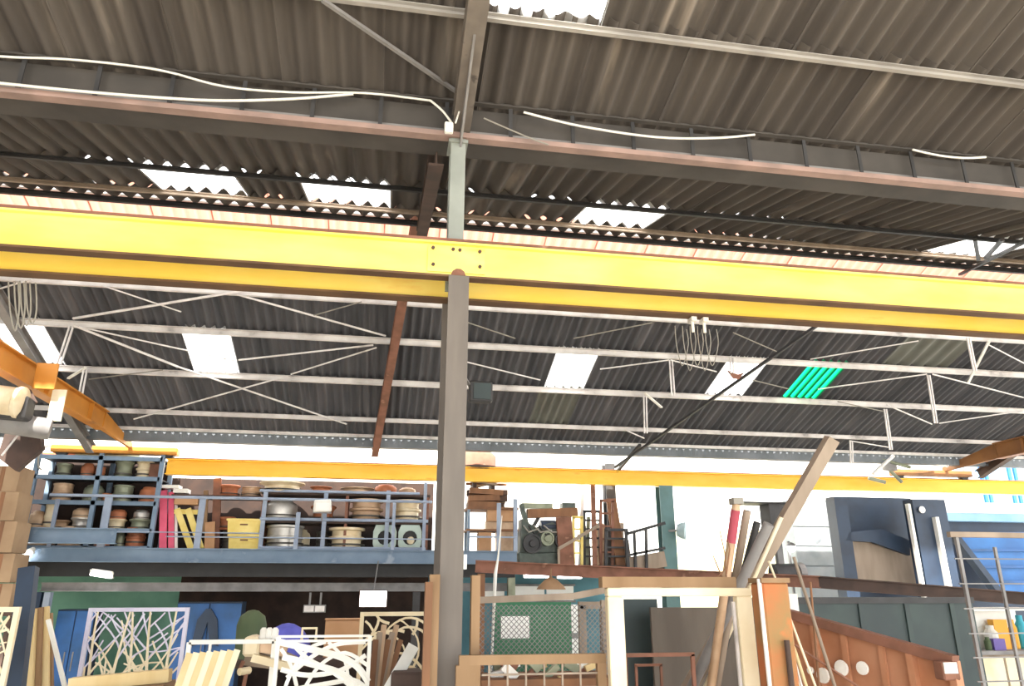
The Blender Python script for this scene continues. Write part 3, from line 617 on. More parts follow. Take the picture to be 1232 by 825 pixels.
# dark backing clutter panels behind the gallery
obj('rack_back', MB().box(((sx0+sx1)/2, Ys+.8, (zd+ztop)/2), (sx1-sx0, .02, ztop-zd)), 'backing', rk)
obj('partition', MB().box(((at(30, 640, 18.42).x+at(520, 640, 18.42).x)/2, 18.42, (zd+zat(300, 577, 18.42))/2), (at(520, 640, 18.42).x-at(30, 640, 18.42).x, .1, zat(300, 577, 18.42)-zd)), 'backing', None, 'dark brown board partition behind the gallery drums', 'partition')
# ---------- right of the column on the gallery
q = at(580, 552, 17.6)
t = thing('drum', V(q.x, 17.6, zat(580, 565, 17.6)), 'large rusty lidded drum above the far yellow beam beside the column', 'drum', 'drums on the gallery')
zb_, zt_ = zat(580, 566, 17.6), zat(580, 545, 17.6)
obj('body', MB().lathe((q.x-.15, 17.75, zb_), [(.2, 0), (.52, 0), (.52, (zt_-zb_)*.8), (.45, zt_-zb_), (.1, (zt_-zb_)*1.03)], 20), 'rust', t, smooth=True)
obj('brim', MB().lathe((q.x-.1, 17.75, zb_), [(.5, 0), (.6, .02), (.6, .07), (.5, .08)], 20), 'rust_dark', t)
tw = thing('pallet_tower', V(q.x, 17.7, zd), 'stacked rack of boards and rough planks beside the grey column', 'rack')
xa0, xa1 = at(563, 640, 17.5).x, at(620, 640, 17.5).x
zt = zat(590, 612, 17.5); zr = zat(590, 566, 17.75); zt_w = zt
for x in (xa0, xa1): 
    for Y in (17.4, 18.0): obj('leg', MB().box((x, Y, (zd+zt)/2), (.06, .06, zt-zd)), 'bluegrey', tw)
obj('shelf', MB().box(((xa0+xa1)/2, 17.7, zt), (xa1-xa0+.1, .75, .06)), 'wood_brown', tw)
obj('shelf', MB().box(((xa0+xa1)/2, 17.7, zat(590, 638, 17.5)), (xa1-xa0+.1, .7, .05)), 'wood_brown', tw)
obj('frame', MB().box((xa0+.15, 17.85, (zt+zb_)/2), (.08, .6, zb_-zt)).box((xa0+.6, 17.85, (zt+zb_)/2), (.08, .6, zb_-zt)).box((xa0+.35, 17.85, zb_-.03), (.75, .8, .05)), 'rust_dark', tw)
for k, (x_, ln_, tl, m, cl_) in enumerate(((578, .8, .06, 'wood_grey', 'grey'), (590, .7, -.1, 'wood', 'tan'), (585, 1.0, .0, 'wood_brown', 'brown'))):
    q = at(x_, 590, 17.45+.2*k); z_ = zt_w+.62
    obj('plank', MB().bar((q.x-ln_/2, q.y, z_+tl), (q.x+ln_/2, q.y, z_-tl), .15, .05), m, None, cl_+' rough plank tossed on top of the baulks beside the column', 'plank', 'planks on the board rack')
for px0, px1, y0, y1, m, lb in ((575, 591, 641, 671, 'cardboard', 'tan carton standing under the board rack by the column'), (597, 617, 640, 672, 'drum_tan', 'pinkish tan carton standing under the board rack beside the rail'), (586, 619, 614, 627, 'cardboard', 'flat tan carton on the upper shelf of the board rack'), (584, 618, 629, 637, 'drum_tan', 'pinkish flat carton on the lower shelf of the board rack')):
    a, b = at(px0, y1, 17.5), at(px1, y0, 17.5); z0 = zd if y1 > 660 else a.z
    t = thing('carton', ((a.x+b.x)/2, 17.6, z0), lb, 'box', 'cartons on the gallery'); obj('body', MB().box(((a.x+b.x)/2, 17.6, (z0+b.z)/2), (b.x-a.x, .35, b.z-z0)), m, t); obj('flap', MB().box(((a.x+b.x)/2, 17.5, b.z+.008), (b.x-a.x+.02, .17, .012)), m, t)
# right deck, rusty long beam
zr0 = zat(700, 690, 17.0)
obj('gallery_deck', MB().box(((at(622, 690, 17).x+at(800, 690, 17).x)/2+.02, 19.2, zat(680, 678, 17.2)-.08), (at(800, 690, 17).x-at(622, 690, 17).x, 4.2, .1)), 'rust_dark', None, 'rusty deck carrying the old engine and steel frames', 'gallery')
zd2 = zat(680, 678, 17.2)-.03
lb_ = [at(572, 681, 13.0), at(985, 700, 12.0), at(1260, 722, 11.2)]
t = thing('long_beam', lb_[0], 'long rusty beam crossing below the engine, posts and blue plant', 'beam')
obj('flange', MB().ibeam(lb_[0], lb_[1], .14, .2), 'rust', t); obj('flange', MB().ibeam(lb_[1], lb_[2], .14, .2), 'rust_dark', t)
obj('end_support', MB().box((lb_[0].x+.1, 13.0, (lb_[0].z-.12)/2), (.12, .12, lb_[0].z-.12)), 'wood_brown', t); obj('end_support', MB().box((lb_[2].x-.2, 11.2, (lb_[2].z-.12)/2), (.14, .14, lb_[2].z-.12)), 'rust_dark', t)
# engine
q = at(660, 672, 17.5); Ye = 17.5
en = thing('engine', (q.x, Ye, zd2), 'old dark green machine with cogs and a rusty boom on the gallery', 'machine')
obj('base', MB().box((at(655, 665, Ye).x, Ye, zd2+.14), (1.35, .6, .28)), 'engine', en, bevel=.03)
obj('body', MB().poly([at(626, 664, Ye-.25), at(692, 664, Ye-.25), at(692, 640, Ye-.25), at(664, 628, Ye-.25), at(645, 634, Ye-.25), at(628, 624, Ye-.25)], (0, .5, 0)), 'engine', en)
for px, py, rr_, m_ in ((640, 654, .22, 'steel_dark'), (658, 648, .16, 'drum_green'), (676, 650, .18, 'steel_dark')):
    obj('cog', MB().lathe(at(px, py, Ye-.3), [(.03, .1), (.07, .1), (.08, .05), (rr_*.8, .05), (rr_*.82, .09), (rr_, .09), (rr_, -.05)], 16, (0, -1, 0)), m_, en)
obj('motor', MB().cyl(at(650, 634, Ye-.1), at(668, 634, Ye-.1), .16, 14), 'navy', en, smooth=True)
obj('boom', MB().bar(at(634, 618, Ye-.1), at(694, 616, Ye-.1), .2, .2), 'wood_brown', en)
obj('hood', MB().box(at(645, 609, Ye), (.75, .3, .12)), 'drum_green', en); obj('clamp_head', MB().box(at(683, 612, Ye), (.32, .28, .26)), 'engine', en)
obj('mast', MB().bar(at(678, 622, Ye-.36), V(at(676, 622, Ye).x, Ye-.36, zd2), .36, .1, (0, 1, 0)), 'rust', en)
obj('arm', MB().bar(at(627, 607, Ye-.1), at(636, 640, Ye-.2), .1, .14, (0, 1, 0)), 'engine', en); obj('arm', MB().bar(at(648, 622, Ye-.1), at(640, 636, Ye-.2), .08, .1, (0, 1, 0)), 'steel_dark', en)
for k in range(5): obj('hose', MB().path([at(630+k*6, 632, Ye-.3), at(636+k*7, 640+3*(k % 2), Ye-.38), at(648+k*8, 636+k, Ye-.34)], .02, 6), ('cable_grey', 'black')[k % 2], en)
# frames & ladders at right of engine
def frame(px0, px1, y0, y1, Y, m, label, bars=0, name='steel_frame', cat='frame', r=.03, lean=0, zbase=None, grp=None):
    zb2 = zat(px0, y1, Y) if zbase is None else zbase
    a, b = at(px0, y0, Y), at(px1, y0, Y); x0, x1 = at(px0, y1, Y).x, at(px1, y1, Y).x; zt = a.z
    t = thing(name, ((x0+x1)/2, Y, zb2), label, cat, grp)
    P = [V(x0, Y-lean, zb2), V(x1, Y-lean, zb2), V(b.x, Y, zt), V(a.x, Y, zt)]
    obj('stile', MB().bar(P[0], P[3], 2*r, 2*r, (0, 1, 0)), m, t); obj('stile', MB().bar(P[1], P[2], 2*r, 2*r, (0, 1, 0)), m, t); obj('top_rail', MB().bar(P[3]+V(-r, 0, 0), P[2]+V(r, 0, 0), 2*r, 2*r), m, t)
    for i in range(bars):
        k = (i+1)/(bars+1); obj('rung', MB().bar(P[0].lerp(P[3], k), P[1].lerp(P[2], k), r*1.4, r*1.4), m, t)
    return t
frame(690, 700, 622, 682, 17.2, 'yellow_wood', 'narrow yellow frame standing next to the old machine', 3, zbase=zd2)
frame(703, 722, 615, 684, 17.4, 'steel_dark', 'dark steel ladder frame behind the yellow frame', 5, zbase=zd2)
frame(723, 737, 602, 686, 17.3, 'rust', 'tall rusty narrow frame beside the dark post', 4, zbase=zd2)
frame(729, 754, 637, 688, 17.2, 'steel_dark', 'low dark steel frame at the foot of the dark post', 3, zbase=zd2)
for k, (p0, p1, wpx, m, lb) in enumerate((((716, 690), (713, 575), 6, 'rust', 'rusty upright bar rising in front of the far yellow beam'), ((748, 690), (735, 600), 14, 'wood_brown', 'broad dark brown board leaning on the dark post'), ((725, 690), (722, 630), 12, 'drum_tan', 'short pinkish board standing by the ladder frames'), ((706, 688), (708, 622), 5, 'drum_green', 'thin grey-green strip leaning by the ladder frames'), ((756, 690), (752, 650), 10, 'rust_dark', 'short dark board leaning at the foot of the dark post'), ((698, 684), (702, 560), 5, 'steel_pale', 'pale slim tube rising behind the far yellow beam'))):
    a, b = at(*p0, 17.1+.1*k), at(*p1, 17.5+.1*k); a.z = zd2
    obj('board', MB().bar(a, b, .05, .018*wpx, (1, 0, 0)), m, None, lb, 'board')
obj('handrail', MB().bar(at(672, 660, 17.05), at(720, 632, 17.05), .05, .07).bar(at(672, 660, 17.05), V(at(672, 660, 17.05).x, 17.05, zd2), .05, .05, (0, 1, 0)), 'wood_grey', None, 'grey sloping timber handrail leading up past the frames', 'handrail')
t = thing('stair_railing', at(775, 690, 17.0), 'dark sloping stair railing beside the teal-grey post', 'railing')
for a, b, r in (((754, 642), (800, 629), .035), ((754, 668), (800, 659), .03), ((763, 641), (765, 690), .03), ((777, 636), (778, 690), .03), ((753, 637), (756, 690), .035)):
    obj('rail' if abs(a[0]-b[0]) > 20 else 'baluster', MB().bar(at(*a, 17.0), at(*b, 17.0), r*2, r*2, (0, 1, 0)), 'steel_dark', t)
obj('stair_string', MB().bar(at(754, 680, 17.1), at(800, 672, 17.1), .1, .35), 'wood_grey', None, 'grey stair side board below the dark railing', 'board')
q = at(820, 638, 17.0)
t = thing('floodlight', q, 'round glass floodlight on an arm of the teal-grey post', 'floodlight')
obj('lamp_head', MB().lathe(q, [(.03, -.12), (.14, -.1), (.2, 0), (.22, .1), (.18, .12)], 16, (.8, -.5, -.1)), 'glass', t, smooth=True); obj('arm', MB().bar(q+V(-.1, 0, 0), V(at(804, 640, 17.2).x, 17.16, q.z), .05, .05), 'steel_mid', t)
obj('panel_wall', MB().box(((at(815, 660, 22).x+at(960, 660, 22).x)/2, 22, zat(840, 637, 22)/2), (at(960, 660, 22).x-at(815, 660, 22).x, .15, zat(840, 637, 22))), 'yellow_pale_wall', None, 'pale yellow low wall seen past the teal-grey post', 'wall')
# ================================================================== UNDER THE GALLERY
xg_ = at(215, 720, 21.25).x
obj('wall_back_green', MB().box(((XL+xg_)/2, 21.35, (zd-.06)/2), (xg_-XL, .2, zd-.06)), 'green_wall', None, 'pale green back wall under the gallery', 'wall', kind='structure')
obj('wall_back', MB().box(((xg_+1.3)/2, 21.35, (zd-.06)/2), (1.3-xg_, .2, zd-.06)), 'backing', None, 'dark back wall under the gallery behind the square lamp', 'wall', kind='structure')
obj('soffit_shade', MB().box(((xm0+xm1)/2, 17.3, zb-.1), (xm1-xm0, .06, .36)), 'black', gm)  # black strip added for the shade under the deck edge
xt_ = at(745, 700, 21.3).x
obj('wall_back_teal', MB().box(((1.3+xt_)/2, 21.4, 1.55), (xt_-1.3, .2, 3.1)), 'teal_wall', None, 'teal back wall behind the strip lights', 'wall', kind='structure')
def cabinet(px0, px1, ytop, Y, label, handle=True):
    a, b = at(px0, ytop, Y), at(px1, ytop, Y); zt = a.z; wd = b.x-a.x
    t = thing('cabinet', ((a.x+b.x)/2, Y+.25, 0), label, 'cabinet')
    obj('body', MB().box(((a.x+b.x)/2, Y+.27, zt/2), (wd, .5, zt)), 'navy', t)
    for s in (-1, 1):
        d = obj('door', MB().box(((a.x+b.x)/2+s*wd/4, Y+.005, zt/2), (wd/2-.02, .03, zt-.06)), 'blue_door', t, bevel=.006)
        obj('handle', MB().bar(((a.x+b.x)/2+s*.08, Y-.02, zt*.45), ((a.x+b.x)/2+s*.08, Y-.02, zt*.62), .02, .03, (0, 1, 0)), 'steel_mid', d)
cabinet(70, 115, 733, 17.9, 'narrow blue metal cabinet behind the white tree-pattern screen')
cabinet(214, 292, 724, 18.2, 'wide blue metal cabinet under the gallery beside the white tree-pattern screen')
q = at(250, 745, 18.1); obj('jacket', MB().poly([q+V(-.28, 0, -.55), q+V(-.22, 0, 0), q+V(-.06, 0, .22), q+V(.04, 0, .22), q+V(.2, 0, 0), q+V(.28, 0, -.55), q+V(.1, 0, -.5), q+V(0, 0, -.05), q+V(-.1, 0, -.5)], (0, .06, 0)), 'navy', None, 'dark jacket hanging on the wide blue cabinet', 'jacket')
def tube_lamp(px, py, Y, ln, tilt, label, zc):
    q = at(px, py, Y)
    t = thing('strip_light', q, label, 'strip light', 'strip lights')
    a, b = q+V(-ln/2, 0, -tilt/2), q+V(ln/2, 0, tilt/2)
    obj('tube', MB().cyl(a, b, .035, 10), 'lamp_white', t); obj('batten', MB().bar(a+V(0, .05, .08), b+V(0, .05, .08), .1, .06), 'white_paint', t)
    for e in (a, b): obj('end_holder', MB().box(e+V(0, .02, .03), (.04, .08, .12)), 'white_paint', t)
    if zc:
        for e in (a*.75+b*.25, a*.25+b*.75): obj('drop_rod', MB().cyl(e+V(0, .05, .1), V(e.x, e.y+.05, zc), .01, 6), 'steel_mid', t)
tube_lamp(122, 692, 17.25, .42, -.06, 'short slanting strip light hung under the gallery edge', zb)
tube_lamp(30, 668, 16.85, .25, .12, 'small bright lamp at the end of the gallery edge', None)
tube_lamp(645, 693, 18.5, .6, 0, 'strip light under the rusty deck beside the column side window', zd2-.13)
tube_lamp(685, 694, 18.5, .6, 0, 'strip light under the rusty deck beneath the ladder frames', zd2-.13)
q = at(449, 720, 15.2)
t = thing('hanging_lamp', q, 'white square lamp panel hanging from the gallery edge on a rod', 'lamp')
obj('face', MB().box(q, (.5, .04, .28)), 'lamp_face', t); obj('housing', MB().box(q+V(0, .06, 0), (.54, .08, .32)), 'rust_dark', t, bevel=.01); obj('rod', MB().cyl(q+V(0, .06, .14), V(q.x+.05, 16.95, zb+.05), .012, 6), 'steel_mid', t)
t = thing('window_1', at(620, 716, 21.2), 'bright white glazed window strip in the teal back wall', 'window', kind='structure')
for px0, px1 in ((568, 607), (618, 655), (658, 690)):
    a, b = at(px0, 722, 21.25), at(px1, 705, 21.25); obj('pane', MB().box(((a.x+b.x)/2, 21.28, (a.z+b.z)/2), (b.x-a.x, .03, b.z-a.z)), 'white_sheet', t)
    obj('frame', MB().box(((a.x+b.x)/2, 21.27, b.z+.03), (b.x-a.x+.1, .06, .05)).box(((a.x+b.x)/2, 21.27, a.z-.03), (b.x-a.x+.1, .06, .05)), 'steel_mid', t)
q = at(615, 700, 17.4); obj('post', MB().box((q.x, 17.4, zd2/2-.07), (.16, .16, zd2-.15)), 'drum_green', None, 'short grey-green post under the rusty deck', 'post')
# brown cladding boxes at far left
for k, (y0, y1) in enumerate(((560, 590), (591, 625), (626, 664), (665, 700), (701, 735))):
    a, b = at(-22, y1, 15.6), at(26-k*2.4, y0, 15.6)
    t = thing('carton', ((a.x+b.x)/2, 15.9, a.z), 'brown board carton, number %s from the top of the tall stack before the blue rack' % ('one', 'two', 'three', 'four', 'five')[k], 'box', 'brown cartons in the tall stack')
    zt = b.z; zl = at(-22, y1+1, 15.6).z
    obj('body', MB().box(((a.x+b.x)/2, 15.9, (zl+zt)/2), (b.x-a.x, .6, zt-zl-.02)), 'boxes_brown', t); obj('tape', MB().box(((a.x+b.x)/2, 15.595, (zl+zt)/2), (.07, .006, zt-zl-.03)), 'wood_brown', t)
zl = at(-22, 736, 15.6).z; a, b = at(-22, 735, 15.6), at(16, 735, 15.6)
st2 = thing('stand', ((a.x+b.x)/2, 15.9, 0), 'dark stand below the tall stack of brown cartons', 'stand')
obj('top', MB().box(((a.x+b.x)/2, 15.9, zl-.04), (b.x-a.x+.1, .7, .06)), 'rust_dark', st2)
for sx in (a.x+.06, b.x-.06):
    for Y in (15.65, 16.15): obj('leg', MB().box((sx, Y, (zl-.07)/2), (.07, .07, zl-.07)), 'rust_dark', st2)
# ================================================================== FOREGROUND LEFT
def tree_panel(px0, px1, ytop, Y, m, label, trunks, seed, w=.018, curvy=False, m2=None):
    r = random.Random(seed); a, b = at(px0, ytop, Y), at(px1, ytop, Y); zt = a.z; x0, x1 = a.x, b.x; W = x1-x0; m2 = m2 or m
    t = thing('screen_panel', ((x0+x1)/2, Y, 0), label, 'screen', 'cut-metal tree screens')
    fw = .04
    obj('stile', MB().box((x0, Y, zt/2), (fw, .04, zt)), m, t); obj('stile', MB().box((x1, Y, zt/2), (fw, .04, zt)), m, t)
    obj('top_rail', MB().box(((x0+x1)/2, Y, zt-fw/2), (W-fw, .04, fw)), m, t); obj('bottom_rail', MB().box(((x0+x1)/2, Y, fw/2), (W-fw, .04, fw)), m, t)
    zv = zt-1.35
    def run(p, ang, wd, mm, bend, step=.07, lim=14):
        pts, ws, an = [p], [wd], ang
        for i in range(lim):
            an += bend+r.uniform(-.12, .12); q = pts[-1]+V(math.sin(an), 0, math.cos(an))*step
            if q.x < x0 or q.x > x1 or q.z > zt-.02 or q.z < .05: break
            pts.append(q); ws.append(max(wd*.55, wd*(1-.04*(i+1))))
        if len(pts) > 2: obj('branch', MB().path(pts, ws, 4, .7), mm, t)
    if curvy:
        for k in range(26):
            p = V(r.uniform(x0, x1), Y, r.uniform(zv, zt-.1)); run(p, r.uniform(-1.5, 1.5), w, m, r.choice((-1, 1))*r.uniform(.12, .3), .055, 15)
            if k % 3 == 0: run(V(r.choice((x0, x1)), Y, r.uniform(zv, zt)), 0, w, m, r.choice((-1, 1))*.25, .06, 12)
    else:
        for k in range(trunks):
            x = x0+W*(k+.5)/trunks; pts, ws = [V(x+r.uniform(-.05, .05), Y, .05)], [w*1.9]; n = 14; dx = r.uniform(-.1, .1)
            for i in range(1, n+1):
                q = i/n; pts.append(V(x+dx*q*q+.035*math.sin(5*q+k*2), Y, .05+(zt-.08)*q)); ws.append(w*(1.9-1.3*q))
            obj('trunk', MB().path(pts, ws, 4, .6), m2, t)
            for i in range(15):
                zz = zv+(zt-.05-zv)*((i+r.random())/15); j = min(n-1, max(0, int((zz-.05)/(zt-.08)*n))); f_ = (zz-.05)/(zt-.08)*n-j
                p = pts[j].lerp(pts[j+1], max(0, min(1, f_))); sd_ = 1 if i % 2 else -1
                run(p, sd_*r.uniform(.35, .95), w*(.85-.35*(zz-zv)/(zt-zv)), m2 if zz < zt-.55 else m, r.uniform(-.04, .04), .07, r.choice((5, 6, 7)))
        for k in range(16):
            s_ = r.choice((-1, 1)); run(V(x0 if s_ == 1 else x1, Y, r.uniform(zv, zt-.1)), s_*r.uniform(.5, 2.2), w*.55, m, 0, .06, 6)
    return t
tree_panel(110, 226, 731, 9.0, 'lilac_metal', 'pale metal screen cut in a tree-branch pattern before the blue cabinets', 5, 3, .02, m2='cream')
tree_panel(436, 519, 736, 8.2, 'cream_metal', 'cream metal screen with curling branch cut-outs beside the grey column', 2, 11, .02, True)
tree_panel(-40, 22, 730, 7.0, 'cream', 'cream framed branch screen next to the dark slanting post', 3, 5, .016)
q0, q1 = at(34, 690, 7.6), at(16, 840, 7.4)
d = (q1-q0); obj('post', MB().bar(q0+d*-.05, q0+d*(q0.z/(q0.z-q1.z)), .14, .1, (0, 1, 0)), 'navy', None, 'dark slanting post between the cream screen and the planks', 'post')
for k, (px0, px1, yt, m) in enumerate(((38, 34, 733, 'wood_pale'), (46, 43, 731, 'wood'), (53, 53, 730, 'wood_pale'), (57, 58, 738, 'wood'))):
    a = at(px0, yt, 8.2+.05*k); b = at(px1, 825, 8.2+.05*k); d = b-a
    obj('plank', MB().bar(a, a+d*(a.z/(a.z-b.z)), .05, .085, (1, 0, 0)), m, None, ('pale yellow' if m == 'wood_pale' else 'darker tan')+' sawn plank standing upright beside the dark slanting post', 'plank', 'upright planks by the slanting post')
a, b = at(58, 745, 8.0), at(79, 830, 8.0); d = b-a
obj('batten', MB().bar(a, a+d*(a.z/(a.z-b.z)), .03, .035, (1, 0, 0)), 'white_paint', None, 'thin white batten leaning beside the upright planks', 'batten')
# bench of slats across
a, b = at(85, 823, 7.2), at(205, 812, 7.2)
obj('timber', MB().bar(a, b, .12, .1), 'wood_pale', None, 'long pale timber lying in front of the tree screen', 'timber')
tb = thing('trestle_table', ((a.x+b.x)/2, 7.2, 0), 'low trestle carrying the pale timber', 'trestle')
for p in (a*.85+b*.15, a*.15+b*.85): 
    for Y in (7.05, 7.35): obj('leg', MB().box((p.x, Y, (p.z-.12)/2), (.06, .06, p.z-.12)), 'wood', tb)
obj('top', MB().bar(a-V(0, 0, .085), b-V(0, 0, .085), .45, .06), 'wood', tb)
# fence of slats on frame
fp = thing('slat_fence', at(250, 825, 7.0), 'white-framed fence section with leaning pale slats', 'fence')
zt = zat(260, 772, 7.0); x0, x1 = at(228, 772, 7.0).x, at(330, 772, 7.0).x; fp_o = ORG[fp.name]
obj('top_rail', MB().bar((x0, 7.0, zt), (x1, 7.0, zt), .03, .035), 'white_paint', fp); obj('stile', MB().bar((x0, 7.0, 0), (x0, 7.0, zt), .035, .03, (0, 1, 0)), 'white_paint', fp); obj('stile', MB().bar((x1, 7.0, 0), (x1, 7.0, zt), .035, .03, (0, 1, 0)), 'white_paint', fp)
obj('upright', MB().bar((x0+.17, 7.0, 0), (x0+.17, 7.0, zt), .02, .02, (0, 1, 0)), 'white_paint', fp)
for k in range(8):
    a = at(228+k*8.2, 786-k*.6, 6.7+.02*k); b = at(214+k*8.0, 826, 6.6+.02*k); d = b-a
    obj('slat', MB().bar(a, a+d*(a.z/(a.z-b.z)), .03, .05, (1, .3, 0)), 'cream' if k % 2 else 'wood_pale', None, ('cream' if k % 2 else 'tan')+' flat slat leaning on the white fence section', 'slat', 'leaning pale slats')
# white curved gate
cg = thing('scroll_gate', at(380, 825, 6.4), 'white wrought gate with sweeping curved bars before the cream screen', 'gate')
Yc = 6.4; zt = zat(400, 765, Yc); x0, x1 = at(335, 770, Yc).x, at(445, 770, Yc).x
for z in (zt, zat(400, 770.5, Yc)): obj('top_rail', MB().bar((x0, Yc, z), (x1, Yc, z), .02, .018), 'white_paint', cg)
for x in (x0, x1): obj('stile', MB().bar((x, Yc, 0), (x, Yc, zt), .03, .03, (0, 1, 0)), 'white_paint', cg)
obj('bottom_rail', MB().bar((x0, Yc, .08), (x1, Yc, .08), .03, .03), 'white_paint', cg)
def arc(pts, r, m, par): 
    P = [at(x, y, Yc) for x, y in pts]; out = []
    for i in range(len(P)-1):
        p0, p1, p2, p3 = P[max(i-1, 0)], P[i], P[i+1], P[min(i+2, len(P)-1)]
        for k in range(4):
            t = k/4; out.append(.5*((2*p1)+(p2-p0)*t+(2*p0-5*p1+4*p2-p3)*t*t+(3*p1-p0-3*p2+p3)*t**3))
    out.append(P[-1]); obj('curved_bar', MB().path(out, r, 6, .7), m, par)
for pts, r in (([(336, 772), (375, 781), (410, 790), (430, 802), (443, 820)], .028), ([(340, 790), (380, 800), (415, 812), (436, 835)], .026), ([(345, 815), (375, 790), (405, 775), (440, 772)], .018), ([(350, 772), (370, 792), (400, 808), (425, 828)], .018), ([(338, 805), (370, 812), (410, 806), (440, 788)], .02), ([(342, 830), (352, 806), (372, 780), (392, 772)], .016), ([(365, 830), (385, 800), (415, 785), (442, 800)], .016), ([(338, 780), (350, 800), (358, 830)], .016), ([(395, 772), (415, 795), (420, 830)], .014), ([(360, 828), (395, 822), (425, 818), (443, 830)], .02)):
    arc(pts, r, 'white_paint', cg)
q = at(372, 762, 6.5); obj('loop_handle', MB().path([q+V(-.055, 0, -.05), q+V(-.055, 0, .04), q+V(.055, 0, .04), q+V(.055, 0, -.05)], .012, 6), 'cream', cg)
# machine heap mid-left
q = at(310, 800, 7.2)
mh = thing('machine', V(q.x, 7.2, 0), 'pale dusty workshop machine with castings and clamps behind the slats', 'machine')
obj('pedestal', MB().box((q.x+.1, 7.25, .75), (.45, .4, 1.5)), 'steel_mid', mh, bevel=.03)
obj('table', MB().poly([at(292, 800, 7.1), at(350, 808, 7.1), at(352, 795, 7.1), at(325, 783, 7.1), at(296, 785, 7.1)], (0, .45, 0)), 'wood_grey', mh)
obj('casting', MB().poly([at(291, 790, 7.0), at(311, 790, 7.0), at(312, 768, 7.0), at(300, 764, 7.0), at(292, 769, 7.0)], (0, .3, 0)), 'cream', mh, bevel=.02)
obj('arm', MB().bar(at(308, 775, 7.1), at(345, 782, 7.1), .12, .1), 'drum_tan', mh); obj('slab', MB().bar(at(305, 790, 7.05), at(352, 802, 7.05), .2, .06), 'cream', mh)
for px in (316, 323, 330): obj('clamp', MB().lathe(at(px, 771, 7.1), [(.03, 0), (.045, .02), (.03, .05), (.03, .09), (.015, .11)], 10), 'white_paint', mh, smooth=True)
obj('crank', MB().path([at(293, 795, 6.95), at(287, 808, 6.95), at(296, 812, 6.95), at(292, 830, 6.95)], .018, 6), 'rust', mh); obj('spindle', MB().cyl(at(300, 806, 6.98), at(288, 808, 6.9), .03, 10), 'cream', mh)
# blue cloth, green ball, cardboard, dark lockers
q = at(345, 768, 9.5); obj('cloth_heap', MB().lathe((q.x, 9.5, q.z-.2), [(.3, 0), (.3, .08), (.25, .2), (.17, .31), (.07, .36), (.01, .37)], 14), 'blue_cloth', None, 'violet-blue cloth heaped on the dark bench', 'cloth', smooth=True)
zbn = q.z-.2
bn = thing('bench', (q.x+.3, 9.5, 0), 'dark bench behind the white curved gate', 'bench')
obj('top', MB().box((q.x+.2, 9.5, zbn-.04), (2.2, .7, .08)), 'rust_dark', bn)
for x in (q.x-.8, q.x+1.2):
    for Y in (9.2, 9.8): obj('leg', MB().box((x, Y, (zbn-.08)/2), (.08, .08, zbn-.08)), 'rust_dark', bn)
q2 = at(303, 752, 9.5); obj('helmet', MB().lathe((q2.x, 9.5, zbn), [(.2, 0), (.16, .05), (.17, q2.z-zbn), (.14, q2.z-zbn+.1), (.06, q2.z-zbn+.16), (.01, q2.z-zbn+.17)], 14), 'goods_e', None, 'dark olive rounded cover beside the blue cabinet', 'cover', smooth=True)
a, b = at(391, 775, 9.6), at(437, 744, 9.6)
t = thing('carton', ((a.x+b.x)/2, 9.6, zbn), 'large orange-tan cardboard carton behind the white curved gate', 'box'); obj('body', MB().box(((a.x+b.x)/2, 9.6, (zbn+b.z)/2), (b.x-a.x, .4, b.z-zbn)), 'cardboard', t); obj('flap', MB().box(((a.x+b.x)/2, 9.42, b.z+.006), (b.x-a.x+.01, .2, .01)), 'cardboard', t)
for px in (372, 385):
    q = at(px, 732, 17.6); t = thing('fuse_box', q, 'small grey box fixed below the gallery cross beam', 'box', 'small grey boxes'); obj('housing', MB().box(q, (.24, .12, .16)), 'steel_mid', t); obj('cover', MB().box(q+V(0, -.065, 0), (.2, .01, .12)), 'steel_pale', t); obj('bracket', MB().bar(q+V(0, 0, .08), V(q.x, 17.6, zat(300, 708, 17.6)-.08), .04, .03, (0, 1, 0)), 'steel_mid', t)
# bundle of laths & dark strips leaning in front of second screen
for k in range(7):
    a = at(452+k*5, 770-(k % 3)*9, 6.9+.05*k); b = at(447+k*3, 826, 6.7+.05*k); d = b-a
    obj('lath', MB().bar(a, a+d*(a.z/(a.z-b.z)), .03, .045, (1, .2, 0)), ('wood_brown', 'wood_grey', 'drum_tan')[k % 3], None, ('dark brown', 'grey-brown', 'pinkish tan')[k % 3]+' lath leaning against the cream branch screen', 'lath', 'brown laths by the cream screen')
a, b = at(497, 778, 6.3), at(470, 826, 6.1); d = b-a
obj('plank', MB().bar(a, a+d*(a.z/(a.z-b.z)), .05, .09, (1, .2, 0)), 'white_paint', None, 'white painted plank leaning across the cream branch screen', 'plank')
a = at(505, 815, 6.0); obj('crate', MB().box((a.x-.09, 6.15, (zat(505, 808, 6.0))/2), (.24, .35, zat(505, 808, 6.0))), 'rust_dark', None, 'dark maroon crate at the foot of the grey column', 'crate', bevel=.02)
# boards beside the column
for k, (px, yt, wd, m) in enumerate(((516, 700, .05, 'wood_brown'), (523, 691, .07, 'wood'), (572, 692, .06, 'wood'))):
    a = at(px, yt, 5.3+.05*k); obj('board', MB().box((a.x, a.y, a.z/2), (wd, .09, a.z)), m, None, ('brown upright board against the column side facing the cream screen', 'tan upright board flush beside the grey column', 'tan upright fence post beside the grey column')[k], 'board')
q = at(562, 675, 5.3); obj('tag', MB().box((XC+.095, 5.415, q.z), (.022, .01, .1)), 'white_sheet', None, 'small white tag stuck on the column edge', 'tag')
